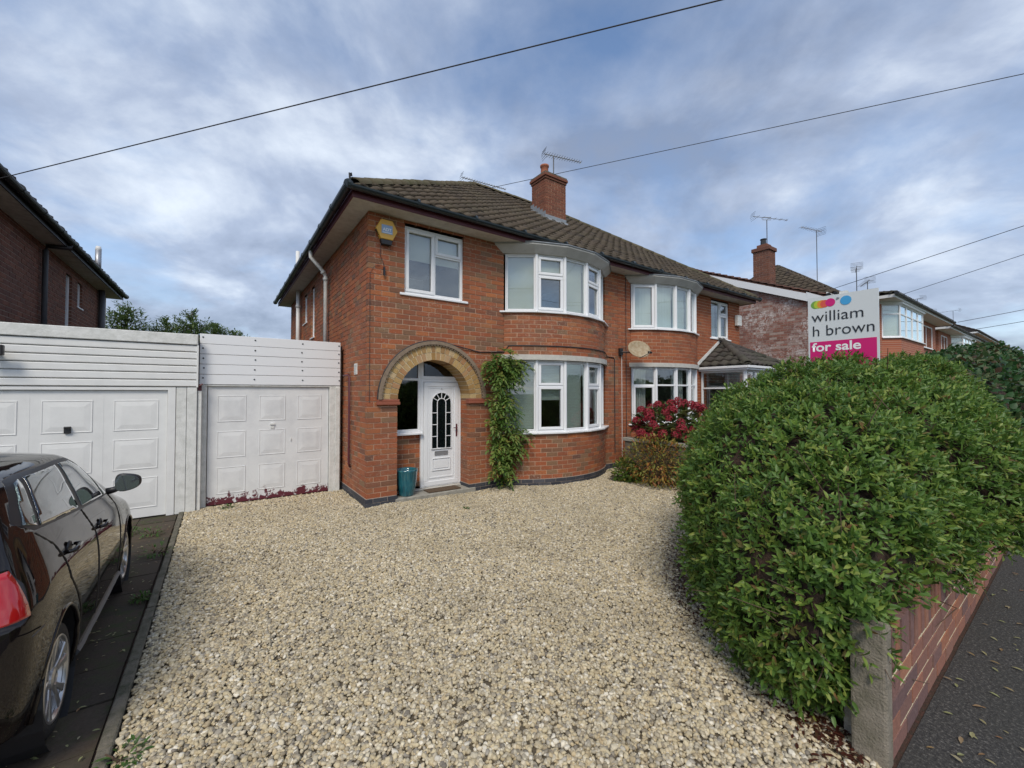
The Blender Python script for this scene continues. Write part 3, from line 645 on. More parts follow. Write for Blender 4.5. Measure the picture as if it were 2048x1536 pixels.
# flat front window and the small side windows
window(h1, (.65, .05, 3.74), (1, 0, 0), (0, -1, 0), 1.2, 1.23, [(.03, .60, .03, 1.2, 1), (.60, 1.17, .80, 1.2, 1), (.60, 1.17, .03, .80, 0)], sill=.09, blind=lambda f, O, u, n, a0, a1, z0, z1, op: (roller(f, O, u, n, a0, a1, max(z0, .66), z1, op)))
window(h1, (.05, 5.35, 3.45), (0, -1, 0), (-1, 0, 0), .5, 1.35, [(.03, .47, .03, 1.32, 0)], sill=.05); window(h1, (.05, 6.6, 4.0), (0, -1, 0), (-1, 0, 0), .6, .85, [(.03, .57, .03, .82, 0)], sill=.05)

def bow(house, path, zb, h, specs, blind, inset=.045):
    """five flat lights round the curve; specs: per light 'fixed', 'split', 'sash' or 'transom'"""
    cx, cy = path.c; Rr = path.R - inset; th = path.th * .985; n = len(specs); qs = [-th + 2 * th * i / n for i in range(n + 1)]
    for i, sp in enumerate(specs):
        p0 = np.array([cx + Rr * math.sin(qs[i]), cy - Rr * math.cos(qs[i])]); p1 = np.array([cx + Rr * math.sin(qs[i + 1]), cy - Rr * math.cos(qs[i + 1])]); d = p1 - p0; wd = np.linalg.norm(d); u = d / wd; nn = (u[1], -u[0], 0)
        a, b = .035, wd - .035
        if sp == 'fixed': cells = [(a, b, .035, h - .035, 0)]
        elif sp == 'sash': cells = [(a, b, .035, h - .035, 1)]
        elif sp == 'split': cells = [(a, b, .035, h * .64, 1), (a, b, h * .64, h - .035, 1)]
        else: cells = [(a, b, .035, h * .68, 1 if i in (0, 4) else 0), (a, b, h * .68, h - .035, 0)]
        f = window(house, (*p0, zb), (*u, 0), nn, wd, h, cells, blind=(lambda f, O, uu, n_, a0, a1, z0, z1, op, i=i, sp=sp: blind(i, sp, f, O, uu, n_, a0, a1, z0, z1, op)))
        if i: pm = MB(); pm.tube([(p0[0], p0[1], zb), (p0[0], p0[1], zb + h)], .038, 8); pm.build('mullion', MT['upvc'], f)
        s = MB(); O = (*p0, zb); s.obox(O, (*u, 0), nn, -.012 if i else -.12, wd + (.012 if i < n - 1 else .12), -.05, .115 + .0012 * (i % 2), -.036 - .0012 * (i % 2), .0); bevel(s.build('sill', MT['upvc'], f), .005)
bow(h1, bay1, 3.655, 1.22, ['fixed', 'split', 'fixed', 'split', 'fixed'], lambda i, sp, f, O, u, n, a0, a1, z0, z1, op: roller(f, O, u, n, a0, a1, z0 if sp == 'fixed' else max(z0, .78), z1, op) if (i != 3 and (z1 > .8)) else None)
bow(h1, bay1, 1.12, 1.51, ['fixed', 'split', 'fixed', 'split', 'fixed'], lambda i, sp, f, O, u, n, a0, a1, z0, z1, op: venetian(f, O, u, n, a0, a1, z0, z1, op, 1.0 if sp == 'fixed' or z0 > .5 else (.3 if i == 1 else .0)))
bow(h2, bay2, 3.655, 1.22, ['sash', 'fixed', 'fixed', 'fixed', 'sash'], lambda i, sp, f, O, u, n, a0, a1, z0, z1, op: vertical_blind(f, O, u, n, a0, a1, z0, z1, op))
def drapes(i, sp, f, O, u, n, a0, a1, z0, z1, op):
    if i not in (0, 2, 4): return
    b = MB(); k = 10; lo = a0 if i != 0 else a0 + (a1 - a0) * .1; hi = a1 if i != 0 else a0 + (a1 - a0) * .7
    for j in range(k): b.obox(O, u, n, lo + (hi - lo) * j / k, lo + (hi - lo) * (j + 1) / k, -.2 - .03 * (j % 2), -.17 - .03 * (j % 2), z0, z1)
    b.build('curtain', MT['curtain'], f)
bow(h2, bay2, 1.12, 1.51, ['transom'] * 5, drapes)
def bay_trim(house, path):
    cx, cy = path.c; n = 5; th = path.th
    def poly(off, k=n, ext=1.0): 
        Rr = path.R + off; t2 = math.acos(min(1, (cy - .0) / Rr)) if Rr > cy else th
        return [(cx + Rr * math.sin(-t2 + 2 * t2 * i / k), cy - Rr * math.cos(-t2 + 2 * t2 * i / k)) for i in range(k + 1)]
    lo, hi = poly(.015), poly(.16); m = MB(); vs = [(x, y, 4.872) for x, y in lo] + [(x, y, 5.02) for x, y in hi] + [(x, y, 5.052) for x, y in hi] + [(x, .0, 5.052) for x, y in hi] + [(x, .05, 4.872) for x, y in lo]
    k = n + 1; fs = []
    for r in range(4): fs += [(r * k + i, r * k + i + 1, (r + 1) * k + i + 1, (r + 1) * k + i) for i in range(n)]
    fs += [(4 * k + i, 4 * k + i + 1, i + 1, i) for i in range(n)]; m.add(vs, fs); cp = m.build('bay_canopy', MT['canopy'], house)
    e = MB(); h3_ = poly(.165); e.tube([(x, y, 5.062) for x, y in h3_], .016, 6); e.build('lead_edge', MT['lead'], cp)
    b0, b1 = poly(-.03, 20), poly(.045, 20); m = MB(); k = 21
    vs = [(x, y, z) for ring_, z in ((b0, 2.632), (b1, 2.632), (b1, 2.742), (b0, 2.742)) for x, y in ring_]
    fs = [(r * k + i, r * k + i + 1, ((r + 1) % 4) * k + i + 1, ((r + 1) % 4) * k + i) for r in range(4) for i in range(20)] + [(0, k, 2 * k, 3 * k), (20, k + 20, 2 * k + 20, 3 * k + 20)]
    m.add(vs, fs); m.build('lintel_band', MT['concrete_pale'], house)
bay_trim(h1, bay1); bay_trim(h2, bay2)

# right-hand house walls
W2 = Wall()
W2.lay(straight((XM + .002, 0), (6.9, 0), (0, -1)), PL, ZS, off=.1); W2.lay(bay2, PL, 1.085, off=.07); W2.lay(bay2, 2.745, 3.63, off=.07)
W2.lay(straight((10.0, 0), (XE, 0), (0, -1)), PL, ZS, [rect_op(.95, 2.1, 3.74, 4.98), rect_op(.6, 2.3, -1, 2.3)])
W2.lay(straight((XE, .101), (XE, DEPTH), (1, 0)), PL, ZS, single=False)
c = W2.core; c.box((XM, DEPTH, 0), (XE, DEPTH + .1, ZS)); c.box((XM + .004, .12, 0), (XM + .05, DEPTH, ZS))
wall2 = W2.finish(h2, MT['brick_b'], MT['mortar'], 300)
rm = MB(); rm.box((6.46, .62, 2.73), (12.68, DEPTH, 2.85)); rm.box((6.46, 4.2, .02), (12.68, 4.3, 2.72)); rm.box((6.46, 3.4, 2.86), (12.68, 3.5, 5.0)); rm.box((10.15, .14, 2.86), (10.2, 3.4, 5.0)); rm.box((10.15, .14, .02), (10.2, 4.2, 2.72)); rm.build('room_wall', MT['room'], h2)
plinth(h2, [(straight((XM, -.014), (6.9, -.014), (0, -1)), []), (arc_off(8.45), []), (straight((10.0, -.014), (XE, -.014), (0, -1)), [])])
window(h2, (10.95, .05, 3.74), (1, 0, 0), (0, -1, 0), 1.15, 1.23, [(.03, .60, .03, 1.2, 0), (.60, 1.12, .80, 1.2, 1), (.60, 1.12, .03, .80, 1)], sill=.09, blind=lambda f, O, u, n, a0, a1, z0, z1, op: venetian(f, O, u, n, a0, a1, z0, z1, op))

# eaves and roofs
XL, XR, YF, YB = -.36, XE + .36, -.40, DEPTH + .5
RY = (YF + YB) / 2; RZ = ZE + (RY - YF) * SL; SLEN = (RY - YF) / CS
HL = ((XL, YF, ZE), (1 / 2 ** .5, -1 / 2 ** .5, 0)); HR = ((XR, YF, ZE), (-1 / 2 ** .5, -1 / 2 ** .5, 0)); RXL, RXR = XL + (RY - YF), XR - (RY - YF)
def roof_pair():
    for h, x0, x1, left in ((h1, XL, XM, True), (h2, XM, XR, False)):
        m = MB(); d = -.03
        if left:
            m.add([(XL, YF, ZE + d), (XM, YF, ZE + d), (XM, RY, RZ + d), (RXL, RY, RZ + d)], [(0, 1, 2, 3)]); m.add([(XL, YB, ZE + d), (XL, YF, ZE + d), (RXL, RY, RZ + d)], [(0, 1, 2)]); m.add([(XM, YB, ZE + d), (XL, YB, ZE + d), (RXL, RY, RZ + d), (XM, RY, RZ + d)], [(0, 1, 2, 3)]); m.add([(XL, YF, ZE - .1), (XM, YF, ZE - .1), (XM, YB, ZE - .1), (XL, YB, ZE - .1)], [(0, 1, 2, 3)])
        else:
            m.add([(XM, YF, ZE + d), (XR, YF, ZE + d), (RXR, RY, RZ + d), (XM, RY, RZ + d)], [(0, 1, 2, 3)]); m.add([(XR, YF, ZE + d), (XR, YB, ZE + d), (RXR, RY, RZ + d)], [(0, 1, 2)]); m.add([(XR, YB, ZE + d), (XM, YB, ZE + d), (XM, RY, RZ + d), (RXR, RY, RZ + d)], [(0, 1, 2, 3)]); m.add([(XM, YF, ZE - .1), (XR, YF, ZE - .1), (XR, YB, ZE - .1), (XM, YB, ZE - .1)], [(0, 1, 2, 3)])
        roof = m.build('roof', MT['underlay'], h); cut = ((XM, 0, 0), (-1, 0, 0)) if left else ((XM, 0, 0), (1, 0, 0))
        tile_slope(roof, (XL if left else XM - .02, YF - .03, ZE - .01), (1, 0, 0), (0, CS, SN), (XM - XL) if left else (XR - XM + .3), SLEN + .02, MT['tile'], 300, [HL if left else HR, cut])
        if left: tile_slope(roof, (XL - .03, YB, ZE - .01), (0, -1, 0), (CS, 0, SN), YB - YF, SLEN, MT['tile'], 0, [(HL[0], (-HL[1][0], -HL[1][1], 0)), ((XL, YB, ZE), (-1 / 2 ** .5, -1 / 2 ** .5, 0))])
        if left: ridge_caps(roof, (XL + .02, YF + .02, ZE + .06), (RXL, RY, RZ + .05), MT['ridge']); ridge_caps(roof, (RXL, RY, RZ + .06), (XM, RY, RZ + .06), MT['ridge'])
        else: ridge_caps(roof, (XR - .02, YF + .02, ZE + .06), (RXR, RY, RZ + .05), MT['ridge']); ridge_caps(roof, (XM, RY, RZ + .06), (RXR, RY, RZ + .06), MT['ridge'])
        # soffit, fascia, gutter
        s = MB(); xa, xb = (XL, XM) if left else (XM, XR)
        s.box((xa + .02, YF + .02, ZS), (xb - (.0 if left else .02), .12, ZS + .02)); s.box((XL + .02, .12, ZS), (.12, YB, ZS + .02)) if left else s.box((XE - .1, .12, ZS), (XR - .02, YB, ZS + .02)); s.build('soffit', MT['soffit'], h)
        f = MB(); f.box((xa, YF, ZS - .015), (xb, YF + .02, ZE - .02)); f.box((XL, YF + .02, ZS - .015), (XL + .02, YB, ZE - .02)) if left else f.box((XR - .02, YF + .02, ZS - .015), (XR, YB, ZE - .02)); f.build('fascia', MT['maroon'], h)
        gutter_run(h, (xa - (.1 if left else 0), YF - .085, ZE - .02), (xb + (0 if left else .1), YF - .085, ZE - .02))
        if left: gutter_run(h, (XL - .085, YB, ZE - .02), (XL - .085, YF - .12, ZE - .02)); hk = MB(); hk.tube([(XL - .05, YF - .05, ZE + .04), (XL - .06, YF - .06, ZE + .17), (XL - .03, YF - .03, ZE + .19), (XL - .02, YF - .02, ZE + .15)], .016, 6); hk.build('hip_iron', MT['black'], roof)
    return
roof_pair()
# chimney on the party line
CW = Wall(course=.087, joint=.012, depth=.09); cx0, cx1, cy0, cy1 = 5.95, 6.78, 2.38, 3.05
for a, b, n in (((cx0, cy0), (cx1, cy0), (0, -1)), ((cx1, cy0 + .091), (cx1, cy1 - .091), (1, 0)), ((cx1, cy1), (cx0, cy1), (0, 1)), ((cx0, cy1 - .091), (cx0, cy0 + .091), (-1, 0))): CW.lay(straight(a, b, n), 6.9, 8.47, off=-.006)
CW.core.box((cx0 + .05, cy0 + .05, 6.8), (cx1 - .05, cy1 - .05, 8.47))
ch = CW.finish(h1, MT['brick_ch'], MT['mortar'], 120, wname='chimney')
for i, (o, z0, z1) in enumerate(((.025, 8.47, 8.54), (.055, 8.54, 8.63))):
    m = MB(); m.box((cx0 - o, cy0 - o, z0), (cx1 + o, cy1 + o, z1)); bevel(m.build('corbel', MT['brick_ch'], ch), .01)
m = MB(); m.box((cx0 - .03, cy0 - .03, 8.63), (cx1 + .03, cy1 + .03, 8.68)); m.lathe([(.33, 8.68), (.25, 8.73), (.0, 8.75)], ((cx0 + cx1) / 2, (cy0 + cy1) / 2, 0), 12); m.build('flaunching', MT['concrete_moss'], ch)
m = MB(); m.lathe([(.13, 0), (.12, .2), (.115, .33), (.14, .35), (.14, .40), (.11, .40), (.10, .2), (0, .2)], (cx0 + .24, cy0 + .33, 8.66), 16); m.build('chimney_pot', MT['terracotta'], ch, smooth=True)
m = MB(); m.lathe([(.12, 0), (.12, .06), (.07, .1), (0, .11)], (cx1 - .2, cy0 + .3, 8.66), 12); m.build('chimney_pot', MT['concrete_moss'], ch, smooth=True)
fl = MB(); base = lambda y: ZE + (y - YF) * SL + .07
fl.prism([(cx0 - .10, cy0 - .16, base(cy0 - .16)), (cx1 + .12, cy0 - .16, base(cy0 - .16)), (cx1 + .12, cy0 - .004, base(cy0) + .02), (cx0 - .1, cy0 - .004, base(cy0) + .02)], (0, 0, .012)); fl.box((cx0 - .012, cy0 - .012, base(cy0) - .1), (cx1 + .012, cy0 - .002, base(cy0) + .12))
for k in range(5):
    y = cy0 + k * .14; fl.box((cx0 - .014 - k * .001, y - .01, base(y) - .1), (cx0 - .003, y + .15, base(y) + .22)); fl.prism([(cx0 - .11, y, base(y) - .005), (cx0 - .004, y, base(y) + .02), (cx0 - .004, y + .14, base(y + .14) + .02), (cx0 - .11, y + .14, base(y + .14) - .005)], (0, 0, .012))
fl.build('lead_flashing', MT['lead'], ch)

# pipes on the left flank
m = MB(); m.tube([(XL - .05, 2.95, ZE - .06), (XL - .05, 2.95, ZE - .22), (-.16, 2.97, 4.72), (-.09, 2.98, 4.6), (-.09, 2.98, 2.6)], .042, 10); m.tube([(-.09, 2.98, 4.5), (-.09, 2.98, 4.56)], .055, 10); m.tube([(-.16, 2.97, 4.70), (-.13, 2.97, 4.66)], .052, 10); m.build('downpipe', MT['oldwhite'], h1, smooth=True)
m = MB(); m.tube([(-.10, 6.95, 2.5), (-.10, 6.95, 5.1)], .056, 10); m.tube([(-.12, 7.0, ZE), (-.12, 7.0, 6.3)], .056, 10); m.tube([(-.10, 6.95, 4.55), (-.10, 6.95, 4.62)], .07, 10); m.build('soil_pipe', MT['white'], h1, smooth=True)
# overflow pipe, vent and wiring
m = MB(); m.tube([(-.06, 1.35, 2.28), (-.05, 1.02, 2.28), (-.045, .98, 2.24), (-.045, .98, .62), (-.02, .98, .55)], .02, 8); m.build('overflow_pipe', MT['maroon'], h1, smooth=True)
m = MB(); m.box((-.012, .60, 2.28), (.004, .78, 2.48)); [m.box((-.02, .62, 2.31 + k * .028), (-.008, .76, 2.32 + k * .028)) for k in range(6)]; m.build('air_vent', MT['oldwhite'], h1)
m = MB(); m.tube([(ACX + 1.085 * math.cos(math.pi * i / 20), -.03, ASP + 1.085 * math.sin(math.pi * i / 20)) for i in range(20, 7, -1)] + [(2.2, -.012, 2.76), (2.82, -.012, 2.80)] + [(*(bay1(s)[0] + bay1(s)[1] * .012), 2.93) for s in np.linspace(.1, bay1.L - .1, 14)] + [(5.95, -.014, 2.86), (6.2, -.014, 2.85), (6.24, -.014, 2.8), (6.24, -.014, .4)], .011, 6); m.build('cable_clip_run', MT['cable'], h1)
m = MB(); m.tube([(XM + .3, -.012, ZS), (XM + .3, -.012, .2)], .009, 5); m.build('cable_clip_run', MT['cable'], h2)
m = MB(); m.tube([(XM + .12, -.012, 3.05), (XM + .12, -.012, .2)], .008, 5); m.build('cable_clip_run', MT['white'], h2)
m = MB(); m.tube([(.04, -.012, 1.78), (.035, -.012, 4.0), (.11, -.012, 4.12), (.2, -.012, 4.15)], .004, 4); m.build('cable_clip_run', MT['cable'], h1)
# right house porch
def porch2():
    x0, x1, y0, ze = 10.28, 12.72, -1.35, 2.66; p = MB(); p.box((x0, y0, 0), (x1, y0 + .1, .62)); p.box((x0, y0 + .1, 0), (x0 + .1, 0, .62)); pw = p.build('porch_wall', MT['brick_b'], h2)
    window(h2, (x0, -.02, .62), (0, -1, 0), (-1, 0, 0), 1.31, 1.98, [(.03, 1.28, .03, 1.46, 0), (.03, 1.28, 1.46, 1.95, 0)], name='porch_window'); window(h2, (x0, y0, .62), (1, 0, 0), (0, -1, 0), 1.15, 1.98, [(.03, .6, .03, 1.46, 0), (.6, 1.12, .03, 1.46, 0), (.03, .6, 1.46, 1.95, 0), (.6, 1.12, 1.46, 1.95, 0)], name='porch_window'); window(h2, (x0 + 1.15, y0, .62), (1, 0, 0), (0, -1, 0), 1.28, 1.98, [(.03, 1.25, .03, 1.46, 0), (.03, 1.25, 1.46, 1.95, 0)], name='porch_window')
    p = MB(); p.tube([(x0, y0, .62), (x0, y0, 2.6)], .055, 8); p.build('corner_post', MT['upvc'], h2)
    g = MB(); o = .14; g.box((x0 - o, y0 - o, 2.60), (x1 + o, -.01, 2.66)); g.box((x0 - o - .05, y0 - o - .05, 2.655), (x1 + o + .05, y0 - o, 2.73)); g.box((x0 - o - .05, y0 - o, 2.655), (x0 - o, -.01, 2.73)); bevel(g.build('porch_gutter', MT['upvc'], h2), .01)
    ya = y0 - o; xa, xb = x0 - o, x1 + o; k = .9 / (0 - ya); zt = ze + .07; hz = zt + .9; m = MB(); rx0, rx1 = xa + (-ya), xb - (-ya)
    m.add([(xa, ya, zt), (xb, ya, zt), (rx1, 0, hz), (rx0, 0, hz)], [(0, 1, 2, 3)]); m.add([(xa, 0, zt), (xa, ya, zt), (rx0, 0, hz)], [(0, 1, 2)]); m.add([(xb, ya, zt), (xb, 0, zt), (rx1, 0, hz)], [(0, 1, 2)]); r_ = m.build('porch_roof', MT['underlay'], h2)
    c_, s_ = 1 / math.hypot(1, k), k / math.hypot(1, k); hl = ((xa, ya, 0), (1 / 2 ** .5, -1 / 2 ** .5, 0)); hr = ((xb, ya, 0), (-1 / 2 ** .5, -1 / 2 ** .5, 0)); wl = ((0, -.03, 0), (0, -1, 0))
    tile_slope(r_, (xa, ya - .04, zt), (1, 0, 0), (0, c_, s_), xb - xa, -ya / c_, MT['tile_b'], 60, [hl, hr, wl]); tile_slope(r_, (xa - .04, 0, zt), (0, -1, 0), (c_, 0, s_), -ya, -ya / c_ + .1, MT['tile_b'], 60, [(hl[0], (-hl[1][0], -hl[1][1], 0)), wl])
    ridge_caps(r_, (xa, ya, zt + .07), (rx0, 0, hz + .07), MT['tile_b'], .11, .4); ridge_caps(r_, (xb, ya, zt + .07), (rx1, 0, hz + .07), MT['tile_b'], .11, .4)
    f = MB(); f.prism([(xa - .02, -.02, zt + .05), (rx0, -.02, hz + .1), (rx0, -.02, hz + .2), (xa - .1, -.02, zt + .13)], (0, -.015, 0)); f.build('lead_flashing', MT['oldwhite'], r_)
porch2()

# ================================================================== GARAGES
def garages():
    # right-hand garage with the flaking door
    g = thing('garage', (-1.15, 3.5, 0), 'white flat-roofed garage with flaking maroon and white door beside the brick house', 'garage'); Y = 1.57
    m = MB(); m.box((-2.24, Y + .1, 0), (-2.14, 6.5, 2.80)); m.box((-.16, Y + .1, 0), (-.03, 6.5, 2.80)); m.box((-2.14, 6.4, 0), (-.16, 6.5, 2.8)); m.build('wall', MT['concrete'], g)
    m = MB(); m.box((-2.27, Y + .04, 2.80), (-.03, 6.55, 2.87)); m.build('roof', MT['black'], g)
    zb, n = 2.085, 5; bh = (2.945 - zb) / n; sc = MB(); sc.lathe([(0, -.006), (.013, -.005), (.014, 0)], (0, 0, 0), 8, 'x'); sme = sc.mesh('screw', MT['black'])
    for k in range(n):
        m = MB(); m.box((-2.31, Y - .012 - .002 * (k % 2), zb + k * bh + .003), (-.075, Y + .03, zb + (k + 1) * bh - .003)); b = bevel(m.build('cladding_board', MT['upvc'], g), .004)
        for x in (-2.26, -1.52, -.76, -.10):
            o = link('screw', sme, b); o.location = (x + random.uniform(-.01, .01), Y - .014 - .002 * (k % 2), zb + (k + .6) * bh + random.uniform(-.01, .01)); o.rotation_euler = (0, 0, R(90))
    m = MB(); m.box((-2.30, Y - .0, 2.055), (-.07, Y + .06, 2.085)); m.box((-2.30, Y + .0, 0), (-2.20, Y + .1, 2.055)); m.box((-.27, Y - .005, 0), (-.165, Y + .1, 2.055)); m.box((-.165, Y - .02, 0), (-.075, Y + .1, 2.055)); bevel(m.build('door_frame', MT['oldwhite'], g), .006)
    m = MB(); m.box((-2.19, Y + .04, .03), (-.28, Y + .08, 2.05)); d = m.build('garage_door', MT['peel'], g)
    pw, ph = .40, .40; pm = MB()
    def panel(pm, pw, ph):
        x, z = pw / 2, ph / 2; lv = [(x, z, .002), (x - .004, z - .004, -.003), (x - .012, z - .012, -.004), (x - .018, z - .018, .001), (x - .022, z - .022, .001), (x - .09, z - .09, -.006)]; vs = []
        for a, c_, b in lv: vs += [(-a, b, -c_), (a, b, -c_), (a, b, c_), (-a, b, c_)]
        fs = [(4 * i + k, 4 * i + (k + 1) % 4, 4 * i + 4 + (k + 1) % 4, 4 * i + 4 + k) for i in range(len(lv) - 1) for k in range(4)] + [tuple(4 * (len(lv) - 1) + k for k in range(4))]
        pm.add(vs, fs)
    panel(pm, .42, .46); pme = pm.mesh('door_panel', MT['peel'])
    for i in range(3):
        for j in range(3):
            o = link('door_panel', pme, d); o.location = (-1.235 + (i - 1) * .615, Y + .036, .43 + j * .62)
    m = MB(); m.box((-1.27, Y + .012, 1.36), (-1.20, Y + .04, 1.385)); m.box((-1.265, Y + .026, 1.29), (-1.205, Y + .04, 1.34)); m.box((-.94, Y + .02, 1.05), (-.93, Y + .04, 1.10)); m.build('door_handle', MT['oldwhite'], d)
    # left-hand garage
    g = thing('garage', (-3.6, 3.5, 0), 'white garage with ridged cladding and clean panelled door behind the dark car', 'garage'); Y = 1.42; X1, X0 = -2.33, -5.0
    m = MB(); m.box((X0, Y + .1, 0), (X0 + .1, 6.6, 2.72)); m.box((X1 - .1, Y + .1, 0), (X1, 6.6, 2.72)); m.box((X0 + .1, 6.5, 0), (X1 - .1, 6.6, 2.72)); m.build('wall', MT['concrete'], g)
    m = MB(); m.box((X0, Y + .03, 2.76), (X1, 6.65, 2.84)); m.build('roof', MT['black'], g)
    m = MB(); m.box((X0 - .02, Y - .05, 2.73), (X1 + .005, Y + .03, 2.90)); bevel(m.build('fascia_board', MT['oldwhite'], g), .008)
    n = 6; zb = 2.04; bh = (2.725 - zb) / n
    for k in range(n):
        z = zb + k * bh; m = MB(); m.prism([(X0, Y - .004, z + .004), (X0, Y - .026, z + .016), (X0, Y - .026, z + bh - .018), (X0, Y - .006, z + bh - .004), (X0, Y + .01, z + bh - .004), (X0, Y + .01, z + .004)], (X1 - X0 - .012, 0, 0)); m.build('cladding_board', MT['white'], g)
    m = MB(); m.box((X1 - .012, Y - .035, 2.035), (X1 + .012, Y + .03, 2.73)); m.build('cladding_trim', MT['white'], g)
    m = MB(); m.box((X0, Y - .01, 1.985), (X1 - .36, Y + .08, 2.035)); m.box((X1 - .37, Y - .012, 0), (X1 - .27, Y + .09, 2.035)); bevel(m.build('door_frame', MT['white'], g), .006)
    for k in range(2): m = MB(); m.box((X1 - .265 + k * .135, Y - .006 - .004 * k, 0), (X1 - .135 + k * .135, Y + .08, 2.035)); bevel(m.build('side_board', MT['oldwhite'], g), .006)
    m = MB(); m.box((X0 + .02, Y + .03, .02), (X1 - .375, Y + .07, 1.98)); d = m.build('garage_door', MT['white'], g)
    pm = MB(); panel(pm, .52, .47); pme = pm.mesh('door_panel', MT['white'])
    for i in range(3):
        for j in range(3):
            o = link('door_panel', pme, d); o.location = (-3.07 - i * .74, Y + .026, .40 + j * .60)
    for x in (-3.44, -4.18): m = MB(); m.box((x - .003, Y + .028, .03), (x + .003, Y + .032, 1.97)); m.build('door_joint', MT['white'], d)
    m = MB(); m.box((-3.84, Y + .0, 1.36), (-3.77, Y + .03, 1.46)); m.tube([(-3.83, Y - .03, 1.45), (-3.77, Y - .03, 1.45)], .012, 6); m.box((-3.835, Y - .03, 1.44), (-3.825, Y + .01, 1.46)); bevel(m.build('door_handle', MT['black'], d), .004)
    # post and short pipe between the two
    p = thing('garage_post', (-2.29, 1.45, 0), 'thin weathered white post with maroon top between the two garages', 'post')
    m = MB(); m.box((-2.325, 1.44, 0), (-2.27, 1.55, 1.98)); bevel(m.build('post_shaft', MT['oldwhite'], p), .006)
    m = MB(); m.box((-2.32, 1.435, 1.98), (-2.275, 1.55, 2.06)); m.tube([(-2.33, 1.42, 2.09), (-2.30, 1.41, 2.06), (-2.26, 1.42, 2.09)], .016, 6); m.build('post_bracket', MT['maroon'], p)
    f = thing('flood_light', (-4.45, 1.3, 2.52), 'black floodlight on the ridged white garage cladding', 'floodlight')
    m = MB(); m.box((-4.60, 1.18, 2.44), (-4.36, 1.26, 2.58)); bevel(m.build('lamp_head', MT['black'], f), .01); m = MB(); m.box((-4.5, 1.25, 2.46), (-4.44, 1.395, 2.50)); m.build('bracket', MT['black'], f)
garages()

